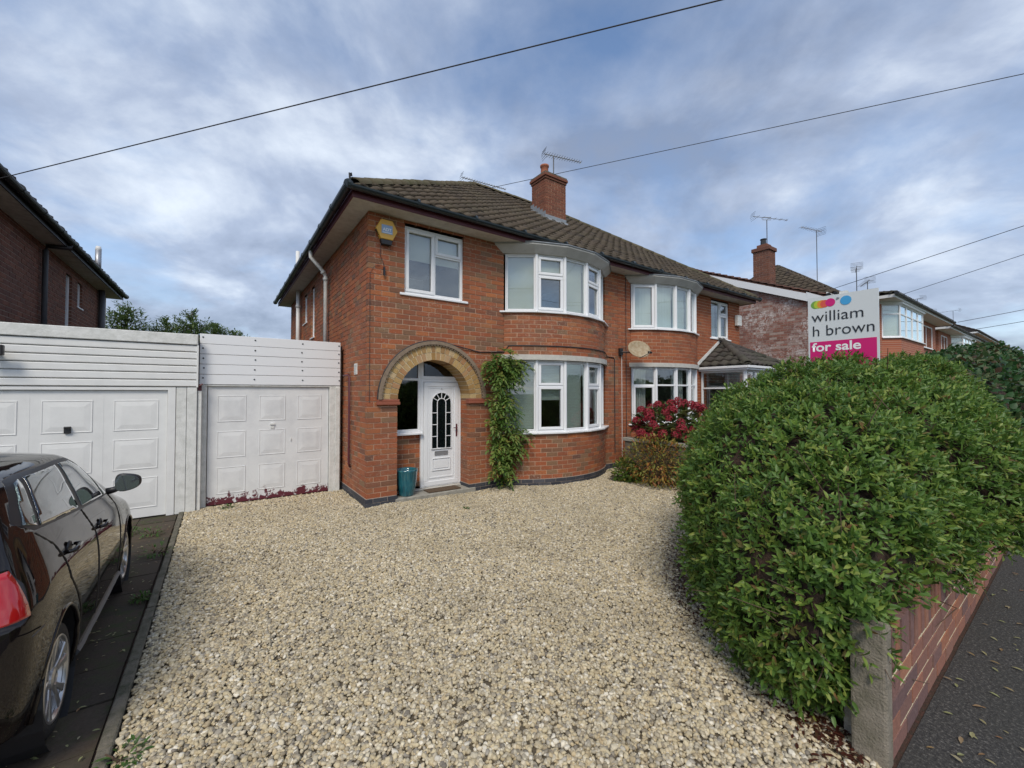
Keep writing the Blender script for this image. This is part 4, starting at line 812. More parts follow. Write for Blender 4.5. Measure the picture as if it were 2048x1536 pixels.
# ================================================================== LEFT-HAND NEIGHBOUR
def left_house():
    h = thing('brick_house', (-8, 7, 0), 'brown brick house with red-brown hipped roof and dark eaves beyond the garages', 'house'); X = -5.08; Y0, Y1 = 2.1, 11.3
    Wl = Wall(); Wl.lay(straight((X, Y0 + .1), (X, Y1), (1, 0)), 2.0, ZS, [rect_op(7.15 - Y0 - .1, 7.65 - Y0 - .1, 3.4, 4.88), rect_op(8.15 - Y0 - .1, 8.6 - Y0 - .1, 4.2, 4.85)]); Wl.lay(straight((-11, Y0), (X, Y0), (0, -1)), 2.0, ZS, single=False)
    c = Wl.core; c.box((-11, Y0 + .02, 0), (X - .01, Y0 + .1, 2.0)); c.box((X - .1, Y0 + .1, 0), (X - .01, Y1, 2.0)); c.box((-11, Y1, 0), (X, Y1 + .1, ZS)); c.box((-11.1, Y0, 0), (-11, Y1, ZS)); Wl.finish(h, MT['brick_c'], MT['mortar_grey'], 300)
    window(h, (X - .05, 7.15, 3.4), (0, 1, 0), (1, 0, 0), .5, 1.48, [(.03, .47, .03, 1.45, 0)], sill=.04); window(h, (X - .05, 8.15, 4.2), (0, 1, 0), (1, 0, 0), .45, .65, [(.03, .42, .03, .62, 0)], sill=.04)
    xe, yf, yb = -4.71, 1.72, 11.7; d = (yb - yf) / 2; ry = (yf + yb) / 2; rz = ZE + d * SL; xr = xe - d; m = MB()
    m.add([(xe, yf, ZE - .03), (xe, yb, ZE - .03), (xr, ry, rz - .03)], [(0, 1, 2)]); m.add([(-11.4, yf, ZE - .03), (xe, yf, ZE - .03), (xr, ry, rz - .03), (-11.4, ry, rz - .03)], [(0, 1, 2, 3)]); m.add([(xe, yb, ZE - .03), (-11.4, yb, ZE - .03), (-11.4, ry, rz - .03), (xr, ry, rz - .03)], [(0, 1, 2, 3)]); m.add([(xe, yf, ZE - .1), (-11.4, yf, ZE - .1), (-11.4, yb, ZE - .1), (xe, yb, ZE - .1)], [(0, 1, 2, 3)]); r_ = m.build('roof', MT['underlay'], h)
    tile_slope(r_, (xe + .03, yf, ZE - .01), (0, 1, 0), (-CS, 0, SN), yb - yf, d / CS, MT['tile_c'], 30, [((xe, yf, 0), (1 / 2 ** .5, 1 / 2 ** .5, 0)), ((xe, yb, 0), (1 / 2 ** .5, -1 / 2 ** .5, 0))])
    tile_slope(r_, (-11.4, yf - .03, ZE - .01), (1, 0, 0), (0, CS, SN), 11.4 + xe, d / CS, MT['tile_c'], 0, [((xe, yf, 0), (-1 / 2 ** .5, -1 / 2 ** .5, 0))])
    ridge_caps(r_, (xe - .02, yf + .02, ZE + .06), (xr, ry, rz + .05), MT['tile_c']); m = MB(); m.tube([(xe + .03, yf - .03, ZE + .05), (xe + .05, yf - .05, ZE + .20), (xe + .10, yf - .04, ZE + .24), (xe + .12, yf - .03, ZE + .20)], .018, 6); m.build('hip_iron', MT['black'], r_)
    m = MB(); m.box((X - .05, yf, ZS), (xe - .02, yb, ZS + .02)); m.box((-11.4, yf, ZS), (X - .05, Y0 + .05, ZS + .02)); m.build('soffit', MT['soffit'], h); m = MB(); m.box((xe - .02, yf, ZS - .02), (xe, yb, ZE - .02)); m.box((-11.4, yf - .02, ZS - .02), (xe, yf, ZE - .02)); m.build('fascia', MT['black'], h)
    gutter_run(h, (xe + .07, yf - .1, ZE - .03), (xe + .07, yb, ZE - .03), mat='black'); gutter_run(h, (-11.4, yf - .07, ZE - .03), (xe + .1, yf - .07, ZE - .03), mat='black')
    m = MB(); m.tube([(xe + .06, 5.5, ZE - .08), (xe + .06, 5.5, 5.03), (X + .07, 5.45, 5.0), (X + .07, 5.42, 4.9), (X + .07, 5.42, 2.4)], .045, 10); m.build('downpipe', MT['greypipe'], h, smooth=True)
    m = MB(); m.tube([(X + .09, 10.3, 2.4), (X + .09, 10.3, ZS)], .075, 10); m.build('soil_pipe', MT['greypipe'], h, smooth=True)
    m = MB(); m.tube([(-4.77, 8.5, 5.15), (-4.77, 8.5, 5.82)], .065, 12); m.build('flue', MT['alu'], h, smooth=True); m = MB(); m.lathe([(.06, 5.82), (.068, 5.84), (.05, 5.93), (0, 5.94)], (-4.77, 8.5, 0), 12); m.build('flue', MT['white'], h, smooth=True)
left_house()

# ================================================================== HOUSES DOWN THE STREET
def far_brick():
    m, t, b = newmat('far_brick'); p = posvec(t); s = N('ShaderNodeSeparateXYZ', t); L(p, s.inputs[0], t); cb = N('ShaderNodeCombineXYZ', t); L(M('ADD', s.outputs[0], s.outputs[1], t), cb.inputs[0], t); L(s.outputs[2], cb.inputs[1], t)
    br = N('ShaderNodeTexBrick', t); L(cb.outputs[0], br.inputs[0], t); br.inputs['Scale'].default_value = 1; br.inputs['Brick Width'].default_value = .25; br.inputs['Row Height'].default_value = .0915; br.inputs['Mortar Size'].default_value = .008
    br.inputs['Color1'].default_value = (.30, .085, .05, 1); br.inputs['Color2'].default_value = (.38, .12, .06, 1); br.inputs['Mortar'].default_value = (.42, .28, .2, 1)
    L(br.outputs[0], b.inputs['Base Color'], t); b.inputs['Roughness'].default_value = .9; return m
MT['far_brick'] = far_brick()
def gable_house():
    h = thing('brick_house', (19, 3, 0), 'house with white-stained red-brown brick gable and white bargeboard past the semi-detached pair', 'house'); X, Yf, Yr, Zr, k = 15.5, -1.2, 3.6, 7.62, .42; Yb = 8.4
    Wg = Wall(); P0 = Yb; cutL = lambda z: (-1, P0 - (Yr + (Zr - .12 - z) / k)) if z > Zr - .12 - k * (Yb - Yr) else None; cutR = lambda z: (P0 - (Yr - (Zr - .12 - z) / k), 99) if z > Zr - .12 - k * (Yr - Yf) else None
    Wg.lay(straight((X, Yb), (X, Yf + .1), (-1, 0)), 2.0, Zr - .15, [cutL, cutR], off=-.006); Wg.lay(straight((X, Yf), (18.6, Yf), (0, -1)), 2.0, 5.5, off=-.006, single=False)
    c = Wg.core; c.box((X + .01, Yf + .1, 0), (X + .1, Yb, 2.0)); c.box((X + .01, Yf + .01, 0), (18.6, Yf + .1, 2.0)); c.box((X, Yb, 0), (22, Yb + .1, 5.5)); Wg.finish(h, MT['brick_d'], MT['mortar_grey'], 300)
    yf2 = Yf - .55; zf = Zr - k * (Yr - yf2); m = MB(); m.prism([(X - .12, yf2, zf), (X - .12, Yr, Zr), (X - .12, Yb + .4, Zr - k * (Yb + .4 - Yr)), (X - .12, Yb + .4, Zr - k * (Yb + .4 - Yr) - .08), (X - .12, Yr, Zr - .09), (X - .12, yf2, zf - .08)], (6.5, 0, 0)); r_ = m.build('roof', MT['tile_c'], h)
    c_, s_ = 1 / math.hypot(1, k), k / math.hypot(1, k); tile_slope(r_, (X - .14, yf2 - .03, zf), (1, 0, 0), (0, c_, s_), 4, (Yr - yf2) / c_, MT['tile_c'], 40); ridge_caps(r_, (X - .14, Yr, Zr + .07), (21, Yr, Zr + .07), MT['tile_c'])
    m = MB(); m.prism([(X - .15, Yf - .05, Zr - k * (Yr - Yf + .05) - .06), (X - .15, Yr, Zr - .06), (X - .15, Yr, Zr - .34), (X - .15, Yf - .05, Zr - k * (Yr - Yf + .05) - .34)], (.025, 0, 0)); m.prism([(X - .15, Yr, Zr - .06), (X - .15, Yb, Zr - k * (Yb - Yr) - .06), (X - .15, Yb, Zr - k * (Yb - Yr) - .34), (X - .15, Yr, Zr - .34)], (.025, 0, 0)); m.prism([(X - .155, Yf + .05, 5.62), (X - .155, yf2, zf - .06), (X - .155, yf2, zf - .25), (X - .155, Yf + .0, 5.30)], (.03, 0, 0)); m.build('bargeboard', MT['upvc'], h)
    m = MB(); m.box((X - .12, yf2, 5.32), (18.6, Yf + .02, 5.35)); m.box((X - .12, yf2 - .02, 5.32), (18.6, yf2, 5.5)); m.build('soffit', MT['white'], h); gutter_run(h, (X - .2, yf2 - .08, zf), (18.6, yf2 - .08, zf), mat='black')
    m = MB(); m.tube([(15.75, yf2 - .08, zf - .05), (15.75, yf2 + .0, zf - .3), (15.75, Yf - .06, zf - .6), (15.75, Yf - .06, 2.5)], .04, 8); m.build('downpipe', MT['black'], h)
    C = Wall(course=.087, joint=.012, depth=.09)
    for a, b, n in (((16, .95), (16, .35), (-1, 0)), ((16.0 + .091, .35), (16.6, .35), (0, -1)), ((16.6, .35), (16.6, .95), (1, 0)), ((16.6 - .091, .95), (16.091, .95), (0, 1))): C.lay(straight(a, b, n), 6.0, 7.75, off=-.006)
    C.core.box((16.05, .4, 6), (16.55, .9, 7.75)); ch = C.finish(h, MT['brick_c'], MT['mortar_grey'], 60, wname='chimney')
    m = MB(); m.box((15.95, .30, 7.75), (16.65, 1.0, 7.9)); m.box((16.1, .45, 7.9), (16.5, .85, 8.05)); bevel(m.build('corbel', MT['brick_c'], ch), .01); m = MB(); m.lathe([(.11, 8.05), (.10, 8.25), (.12, 8.27), (.12, 8.3), (.0, 8.3)], (16.25, .65, 0), 10); m.build('chimney_pot', MT['black'], ch)
gable_house()
def far_house(name, label, x0, x1, yf, ze, yr, zr, roofmat, bays=(), wins=(), hip_l=True, gable_w=0.0, group='houses further down the street'):
    h = thing(name, ((x0 + x1) / 2, yf + 3, 0), label, 'house', group); yb = 2 * yr - yf; o = .62 if bays else .35
    m = MB(); m.box((x0, yf, 0), (x1, yb, ze)); m.build('wall', MT['far_brick'], h); d = yr - yf + o; xl = x0 - o + (d if hip_l else 0); xr = x1 + o - (d if hip_l else 0); m = MB()
    A, B, C_, D = (x0 - o, yf - o, ze + .1), (x1 + o, yf - o, ze + .1), (x1 + o, yb + o, ze + .1), (x0 - o, yb + o, ze + .1); E_, F_ = (xl, yr, zr), (xr, yr, zr)
    m.add([A, B, C_, D, E_, F_], [(0, 1, 5, 4), (2, 3, 4, 5), (3, 0, 4), (1, 2, 5), (0, 3, 2, 1)]); r_ = m.build('roof', MT['underlay'], h)
    sl = math.hypot(d, zr - ze - .1); cs, sn = d / sl, (zr - ze - .1) / sl; q = 1 / 2 ** .5; hl = [((A[0], A[1], 0), (q, -q, 0)), ((B[0], B[1], 0), (-q, -q, 0))] if hip_l else []
    tile_slope(r_, (A[0], A[1] - .03, A[2] + .02), (1, 0, 0), (0, cs, sn), B[0] - A[0], sl, roofmat, 0, hl)
    if hip_l: tile_slope(r_, (A[0] - .03, D[1], A[2] + .02), (0, -1, 0), (cs, 0, sn), D[1] - A[1], sl, roofmat, 0, [((A[0], A[1], 0), (-q, q, 0)), ((D[0], D[1], 0), (-q, -q, 0))]); ridge_caps(r_, A, E_, roofmat)
    ridge_caps(r_, E_, F_, roofmat)
    m = MB(); m.box((x0 - o, yf - o, ze - .06), (x1 + o, yf + .02, ze + .06)); m.box((x0 - o, yf + .02, ze - .06), (x0 + .02, yb, ze + .06)); m.build('eaves_board', MT['white'], h); gutter_run(h, (x0 - o - .1, yf - o - .07, ze + .08), (x1 + o, yf - o - .07, ze + .08), mat='black')
    for (a0, a1, pr, zb, zt) in bays:
        pts = [(a0, yf), (a0 + pr, yf - pr), (a1 - pr, yf - pr), (a1, yf)]; m = MB(); m.prism([(x, y, 0) for x, y in pts], (0, 0, zb)); m.build('bay_wall', MT['far_brick'], h); m = MB(); m.prism([(x + (.2 if i == 3 else -.2 if i == 0 else 0), y - (.08 if 0 < i < 3 else 0), zt) for i, (x, y) in enumerate(pts)], (0, 0, ze - zt - .06)); m.build('bay_top', MT['white'], h)
        for i in range(3):
            p0, p1 = np.array(pts[i]), np.array(pts[i + 1]); dd = p1 - p0; Ln = np.linalg.norm(dd); u = dd / Ln; k = max(1, round(Ln / 1.0))
            for j in range(k): window(h, (*(p0 + u * Ln * j / k), zb), (*u, 0), (u[1], -u[0], 0), Ln / k, zt - zb, [(.03, Ln / k - .03, .03, (zt - zb) * .7, 0), (.03, Ln / k - .03, (zt - zb) * .7, zt - zb - .03, 0)], blind=roller, sill=.02)
    for (a0, a1, zb, zt) in wins: window(h, (a0, yf - .03, zb), (1, 0, 0), (0, -1, 0), a1 - a0, zt - zb, [(.03, (a1 - a0) / 2, .03, zt - zb - .03, 0), ((a0 * 0 + (a1 - a0) / 2), a1 - a0 - .03, .03, zt - zb - .03, 0)], blind=roller, sill=.05)
    return h
far_house('brick_house', 'house with dark hipped tile roof rising behind the white-stained gable', 19.2, 28, -.6, 6.0, 2.6, 8.75, MT['tile'])
far_house('brick_house', 'red brick house with canted white bay window behind the sale board', 20.6, 31.4, -2.0, 5.85, 2.0, 7.2, MT['tile_b'], bays=[(20.9, 26.0, .5, 4.3, 5.7)], wins=[(27.6, 30.4, 4.35, 5.55)])
far_house('brick_house', 'smaller red brick house with two narrow windows and bay past the canted bay house', 33.6, 48, -1.8, 5.8, 2.4, 7.3, MT['tile'], bays=[(37.5, 43, .5, 4.4, 5.6)], wins=[(34.3, 36.0, 4.5, 5.5), (45.3, 47.3, 4.5, 5.5)])
far_house('brick_house', 'far gabled house with brown tiled roof at the end of the row', 50, 74, -1.4, 7.0, 4.5, 10.3, MT['tile'], hip_l=False)

# ================================================================== GARDEN WALL
def garden_wall():
    g = thing('garden_wall', (5, -6.4, 0), 'low brick garden wall with upright top course under the hedge', 'wall'); Wb = Wall(course=.108, blen=.27, joint=.02, depth=.1, jit=.003)
    Wb.lay(straight((.90, -6.45), (12, -6.45), (0, -1)), 0, .432, off=.03); Wb.core.box((.90, -6.44, .43), (12, -6.24, .67)); wl = Wb.finish(g, MT['brick_w'], MT['mortar_pale'], 160)
    m = MB(); m.box((-.038, -.1, -.122), (.038, .1, .122), 0.0); me = m.mesh('coping_brick', MT['brick_w'])
    for i in range(120): o = link('coping_brick', me, wl); o.location = (.955 + i * .096, -6.35 + random.uniform(-.003, .003), .56)
    m = MB(); m.box((.90, -6.34, 0), (12, -6.24, .43)); m.build('wall', MT['concrete'], g)
    p = thing('concrete_post', (.85, -6.38, 0), 'square weathered concrete gatepost at the end of the brick garden wall', 'post'); m = MB(); m.box((.79, -6.455, -.05), (.895, -6.30, .72)); bevel(m.build('post_shaft', MT['concrete_post'], p), .015, 2)
garden_wall()
# scattered leaves on the tarmac: too many and too small to pick apart
def leaf_arrays(n, kind='oval'):
    if kind == 'oval': V = np.array([(0, 0, 0), (-.17, .28, .05), (0, .3, -.01), (.17, .28, .05), (-.16, .65, .03), (0, .65, -.03), (.16, .65, .03), (0, 1.0, -.09)]); F = np.array([(0, 2, 1), (0, 3, 2), (1, 2, 5), (1, 5, 4), (2, 3, 6), (2, 6, 5), (4, 5, 7), (5, 6, 7)])
    elif kind == 'broad': V = np.array([(0, 0, 0), (-.34, .32, .06), (0, .35, -.02), (.34, .32, .06), (-.28, .68, .02), (0, .7, -.05), (.28, .68, .02), (0, 1.0, -.12)]); F = np.array([(0, 2, 1), (0, 3, 2), (1, 2, 5), (1, 5, 4), (2, 3, 6), (2, 6, 5), (4, 5, 7), (5, 6, 7)])
    elif kind == 'petal': V = np.array([(0, 0, 0), (-.4, .5, .1), (0, .45, 0), (.4, .5, .1), (0, .9, 0)]); F = np.array([(0, 2, 1), (0, 3, 2), (1, 2, 4), (2, 3, 4)])
    else: V = np.array([(-.04, 0, 0), (.04, 0, 0), (-.05, .5, .02), (.05, .5, .02), (0, 1, -.05)]); F = np.array([(0, 1, 3), (0, 3, 2), (2, 3, 4), (2, 3, 4)])[:3]
    return V, F
def unit(v): return v / (np.linalg.norm(v, axis=-1, keepdims=True) + 1e-9)
def leaves(P, D, UP, S, kind='oval', rnd=None):
    """leaf soup: base point, pointing direction, upward hint, length"""
    V, F = leaf_arrays(0, kind); n = len(P); D = unit(D); X = unit(np.cross(D, UP)); Z = np.cross(X, D)
    W = P[:, None, :] + S[:, None, None] * (V[None, :, 0:1] * X[:, None] + V[None, :, 1:2] * D[:, None] + V[None, :, 2:3] * Z[:, None])
    fs = (F[None] + (np.arange(n) * len(V))[:, None, None]).reshape(-1, 3); rr = np.repeat(rng.random(n) if rnd is None else rnd, len(F)); return W.reshape(-1, 3), fs, rr
def leaf_obj(parts, name, mat, parent, label=None, kind='stuff'):
    vs, fs, rs, b = [], [], [], 0
    for v, f, r in parts: vs.append(v); fs.append(f + b); rs.append(r); b += len(v)
    o = link(name, grid_mesh(np.concatenate(vs), np.concatenate(fs), np.concatenate(rs), name, mat), parent, kind, label); return o
n = 170; P = np.stack([rng.uniform(.9, 9, n), -6.5 - np.abs(rng.normal(0, .5, n)), np.full(n, .012)], 1); a = rng.uniform(0, 6.28, n)
leaf_obj([leaves(P, np.stack([np.cos(a), np.sin(a), rng.uniform(-.1, .15, n)], 1), np.tile([0, 0, 1.0], (n, 1)), rng.uniform(.03, .065, n))], 'fallen_leaves', MT['litter'], None)
tag(bpy.data.objects['fallen_leaves'], 'pale fallen leaves scattered on the dark tarmac pavement', 'fallen leaves', kind='stuff')
n = 260; P = np.stack([rng.uniform(-3.2, -2.56, n), rng.uniform(-5.5, 1.2, n), np.full(n, .012)], 1); a = rng.uniform(0, 6.28, n)
o = leaf_obj([leaves(P, np.stack([np.cos(a), np.sin(a), rng.uniform(-.1, .15, n)], 1), np.tile([0, 0, 1.0], (n, 1)), rng.uniform(.015, .04, n))], 'leaf_litter', MT['litter'], None); tag(o, 'tiny pale leaf scraps lying on the dark slabs beside the car', 'leaf litter', kind='stuff')

hb_ = np.array([(.75, -6.35), (.95, -5.95), (1.25, -5.3), (1.75, -4.75), (2.6, -4.15), (3.6, -3.7), (4.6, -3.15), (5.4, -2.3)]); n = 2600; t = rng.random(n) ** 1.2 * (len(hb_) - 1); i0 = t.astype(int); fr_ = (t - i0)[:, None]; q = hb_[i0] * (1 - fr_) + hb_[np.minimum(i0 + 1, len(hb_) - 1)] * fr_ + np.stack([-np.abs(rng.normal(0, .14, n)) + .08, np.abs(rng.normal(0, .10, n)) - .04], 1)
P = np.stack([q[:, 0], q[:, 1], rng.uniform(.014, .03, n)], 1); a = rng.uniform(0, 6.28, n)
MT['needle'] = leafmat('dry_hedge_litter', [(0, (.07, .022, .016)), (.5, (.11, .035, .022)), (.85, (.06, .03, .02)), (1, (.16, .09, .04))])
o = leaf_obj([leaves(P, np.stack([np.cos(a), np.sin(a), rng.uniform(-.2, .3, n)], 1), np.tile([0, 0, 1.0], (n, 1)), rng.uniform(.02, .05, n))], 'hedge_litter', MT['needle'], None); tag(o, 'dry red-brown hedge litter strewn on the gravel along the rounded hedge', 'leaf litter', kind='stuff')

# ================================================================== PLANTS
def super_pts(n, c, r, e, disp=.05, seed=0):
    g = np.random.default_rng(seed); d = unit(g.normal(size=(n, 3))); k = (np.abs(d) ** e).sum(1) ** (-1 / e); p = d * k[:, None]
    nrm = unit(np.sign(p) * np.abs(p) ** (e - 1) / np.array(r)); ph = np.array(c) + p * np.array(r)
    b = sum(np.sin(ph @ np.array(q) + s) for q, s in (((3.1, 2.2, 4.0), .3), ((-2.4, 4.2, 3.0), 1.7), ((6.5, -5.0, 7.0), 2.6), ((9.5, 8.0, -6.0), .9))) * .25
    return ph + nrm * (b * disp)[:, None], nrm
def inside(P, c, r, e, k=.97): return (np.abs((P - np.array(c)) / (np.array(r) * k)) ** e).sum(1) < 1
def hedge(name, label, lobes, dens, mat, ln, e=2.6, kind='oval', loc=None, sprig=4, zmin=.03, cat='hedge', wallcut=False):
    h = thing(name, loc or (*lobes[0][0][:2], 0), label, cat); parts = []; core = MB()
    for i, (c, r) in enumerate(lobes):
        area = 4 * math.pi * ((r[0] * r[1]) ** 1.6 / 3 + (r[0] * r[2]) ** 1.6 / 3 + (r[1] * r[2]) ** 1.6 / 3) ** (1 / 1.6); n = int(area * dens * (1.3 if min(r) < .35 else 1)); P, Nn = super_pts(n, c, r, e, .12, i + 3); keep = P[:, 2] > zmin
        for j, (c2, r2) in enumerate(lobes):
            if j != i: keep &= ~inside(P, c2, r2, e, .94 if min(r2) > .35 else .5)
        if wallcut: keep &= ~((P[:, 1] < -6.28) & (P[:, 2] < .78 + .12 * np.sin(P[:, 0] * 5) + .1 * np.sin(P[:, 0] * 13)) & (P[:, 0] > 1.05))
        P, Nn = P[keep], Nn[keep]; n = len(P)
        # shoots of paired leaves, arching out and down
        ax = unit(Nn * .75 + rng.normal(size=(n, 3)) * .42 + np.array([0, 0, .18])); base = P - ax * rng.uniform(.02, .17, (n, 1)); L_ = rng.uniform(.7, 1.3, n) * ln * 2.3; tone = rng.random(n)
        ref = unit(np.cross(ax, rng.normal(size=(n, 3)))); ref2 = np.cross(ax, ref)
        for k in range(sprig):
            t = (k + .6) / sprig; pos = base + ax * (L_ * t)[:, None] - np.array([0, 0, 1.0]) * (L_ * .25 * t * t)[:, None]
            for s in (-1, 1):
                side = (ref if k % 2 == 0 else ref2) * s; D = unit(side * (1.0 - .45 * t) + ax * (.35 + .6 * t) + rng.normal(size=(n, 3)) * .16); sz = ln * (1.05 - .4 * abs(t - .4)) * rng.uniform(.7, 1.25, n)
                parts.append(leaves(pos, D, ax + Nn * .3, sz, kind, np.clip(tone * .6 + rng.random(n) * .4, 0, .999)))
    hb = leaf_obj(parts, 'foliage', mat, h)
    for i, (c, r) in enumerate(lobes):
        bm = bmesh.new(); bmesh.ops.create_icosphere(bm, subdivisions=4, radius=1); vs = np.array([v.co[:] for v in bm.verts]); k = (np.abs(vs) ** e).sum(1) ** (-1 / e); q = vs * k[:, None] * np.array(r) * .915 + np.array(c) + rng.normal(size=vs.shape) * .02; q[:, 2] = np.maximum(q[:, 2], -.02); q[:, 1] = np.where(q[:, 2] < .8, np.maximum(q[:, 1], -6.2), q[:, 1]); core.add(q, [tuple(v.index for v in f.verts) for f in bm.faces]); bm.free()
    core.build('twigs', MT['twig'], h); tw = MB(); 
    for i in range(140):
        c, r = lobes[i % len(lobes)]; P, Nn = super_pts(1, c, r, e, .1, 900 + i); p = P[0]
        if p[2] < .1: continue
        q = p + Nn[0] * .03 + rng.normal(size=3) * .12; tw.tube([p - Nn[0] * .15, p + rng.normal(size=3) * .03, q], [.006, .004, .002], 4)
    tw.build('stem', MT['stem'], h); return h
hedge('hedge', 'broad rounded green hedge of small paired leaves over the brick garden wall', [((.99, -6.12, .66), (.35, .31, .46)), ((1.42, -5.95, .66), (.74, .58, .80)), ((2.25, -5.62, .88), (1.20, .95, 1.08)), ((3.5, -5.42, .95), (1.62, 1.40, 1.30)), ((5.4, -5.58, 1.05), (1.9, 1.0, 1.32))], 480, MT['leaf_hedge'], .060, e=2.0, wallcut=True)
hedge('hedge', 'taller ivy and bramble hedge past the rounded hedge beside the pavement', [((8.6, -5.5, 1.1), (2.0, 1.1, 1.35)), ((11.8, -5.4, 1.2), (2.4, 1.1, 1.55)), ((15.5, -5.2, 1.4), (2.6, 1.2, 1.75))], 70, MT['leaf_ivy'], .11, kind='broad', sprig=3)

def climber():
    h = thing('climbing_plant', (2.72, -.1, 0), 'green wisteria-like climber on the brick pier between arch and bay window', 'climber'); st = MB()
    xs = [2.72, 2.70, 2.66, 2.72, 2.64, 2.70, 2.62, 2.68]; zs = [0, .25, .6, 1.0, 1.4, 1.8, 2.3, 2.7]
    st.tube([(x, -.06 - .03 * (i % 2), z) for i, (x, z) in enumerate(zip(xs, zs))], [.022] * 4 + [.016] * 2 + [.01] * 2, 6); st.tube([(2.80, -.16, 0), (2.88, -.2, .2), (2.80, -.12, .45), (2.72, -.08, .7)], .010, 5); st.tube([(2.66, -.2, .0), (2.70, -.16, .2), (2.75, -.22, .38), (2.82, -.2, .5)], .008, 5); st.build('stem', MT['stem'], h, smooth=True)
    ctr = [(2.62, .45, .26, .22), (2.63, .75, .30, .26), (2.70, 1.0, .34, .28), (2.95, 1.02, .30, .18), (2.60, 1.3, .33, .26), (2.66, 1.6, .36, .28), (2.58, 1.95, .30, .26), (2.55, 2.3, .34, .26), (2.75, 2.42, .42, .24), (2.62, 2.62, .36, .22), (2.95, 2.55, .26, .16), (2.45, 2.45, .24, .2)]; parts = []
    for (x, z, rx, rz) in ctr:
        n = 20; rx *= .82
        for i in range(n):
            d = unit(rng.normal(size=3)); p0 = np.array([x + d[0] * rx * .75, -.10 - abs(d[1]) * .20, z + d[2] * rz]); ax = unit(np.array([d[0] * .9, -.75, -.35 + d[2] * .5]) + rng.normal(size=3) * .2); Ln = rng.uniform(.16, .27); k = 6; tone = rng.random(); side = unit(np.cross(ax, [0, 0, 1.0]))
            P = []; D = []; S = []
            for j in range(k):
                t = (j + .5) / k; pos = p0 + ax * Ln * t - np.array([0, 0, .10 * t * t])
                for s in (-1, 1): P.append(pos); D.append(side * s + ax * .55 - np.array([0, 0, .15]) + rng.normal(size=3) * .35); S.append(.115 * (1.1 - .4 * t))
            P.append(p0 + ax * Ln - np.array([0, 0, .1])); D.append(ax - np.array([0, 0, .5])); S.append(.11); m_ = len(P)
            parts.append(leaves(np.array(P), np.array(D), np.tile([0, -.6, 1.0], (m_, 1)), np.array(S), 'broad' if 0 else 'oval', np.clip(tone * .7 + rng.random(m_) * .3, 0, .999)))
    leaf_obj(parts, 'foliage', MT['leaf_wist'], h)
climber()
def bush(name, label, cat, c, r, n, mat, ln, kind='broad', stems=8, seed=1, up=.3, group=None):
    h = thing(name, (c[0], c[1], 0), label, cat, group); g = np.random.default_rng(seed); d = unit(g.normal(size=(n, 3))); rad = g.random(n) ** .35; P = np.array(c) + d * np.array(r) * rad[:, None]; P[:, 2] = np.maximum(P[:, 2], .03)
    leaf_obj([leaves(P, unit(d + g.normal(size=(n, 3)) * .5 + np.array([0, 0, -.1])), np.tile([0, 0, 1.0], (n, 1)) + d * up, g.uniform(.7, 1.3, n) * ln, kind)], 'foliage', mat, h); st = MB()
    for i in range(stems):
        q = g.normal(size=3) * .35; st.tube([(c[0] + q[0] * .15, c[1] + q[1] * .15, 0 if c[2] < 1 else c[2] - r[2]), (c[0] + q[0] * r[0] * .6, c[1] + q[1] * r[1] * .6, c[2] * .7), (c[0] + q[0] * r[0] * 1.6, c[1] + q[1] * r[1] * 1.6, c[2] + r[2] * .6)], [.012, .009, .004], 5)
    st.build('stem', MT['stem'], h); return h
# raised planter wall with hydrangea, autumn shrub in front
pw = thing('planter_wall', (6.6, -1.2, 0), 'raised concrete block planter under the dark red hydrangea', 'planter'); 
for k in range(4):
    for j in range(4): m = MB(); m.box((5.86 + .225 * 0, -1.05 - j * .42 + .005, k * .2 + .003), (6.02 + random.uniform(-.01, .01), -.63 - j * .42 - .005, k * .2 + .195)); bevel(m.build('block', MT['concrete_moss'], pw), .012)
    for j in range(5): m = MB(); m.box((6.025 + j * .44 + .005, -2.31, k * .2 + .003), (6.465 + j * .44 - .005, -2.15 + random.uniform(-.01, .01), k * .2 + .195)); bevel(m.build('block', MT['concrete_moss'], pw), .012)
m = MB(); m.box((5.83, -2.35, .80), (6.06, -.6, .88)); m.box((6.06, -2.35, .80), (8.25, -2.1, .88)); bevel(m.build('coping', MT['concrete'], pw), .01); m = MB(); m.box((6.02, -2.15, 0), (8.2, -.6, .76)); m.build('planter_soil', MT['soil'], pw)
hy = bush('hydrangea', 'hydrangea bush with dark red flower heads in the raised planter', 'hydrangea', (6.5, -1.5, 1.15), (.85, .9, .56), 1200, MT['leaf_dark'], .13, stems=14, seed=4)
def flower_head():
    n = 150; d = unit(rng.normal(size=(n, 3))); d = d[d[:, 2] > -.45]; n = len(d); P = d * .085; parts = []
    for k in range(4):
        a = unit(np.cross(d, rng.normal(size=(n, 3)))); parts.append(leaves(P, a + d * .35, d, np.full(n, .028), 'petal'))
    vs, fs, rs, b = [], [], [], 0
    for v, f, r in parts: vs.append(v); fs.append(f + b); rs.append(r); b += len(v)
    return grid_mesh(np.concatenate(vs), np.concatenate(fs), np.concatenate(rs), 'flower_head', MT['petal'])
fm = flower_head(); k = 0; hp = []
while k < 66:
    d = unit(rng.normal(size=3)); 
    if d[2] < -.35 or d[0] > .55: continue
    p = np.array([6.5, -1.5, 1.15]) + d * np.array([.88, .95, .61]) * rng.uniform(.85, 1.02)
    if any(np.linalg.norm(p - q) < .13 for q in hp): k += .2; continue
    hp.append(p); o = link('flower_head', fm, hy); o.location = p; o.scale = [rng.uniform(.85, 1.25)] * 3; o.rotation_euler = tuple(rng.uniform(-.5, .5, 3)); k += 1
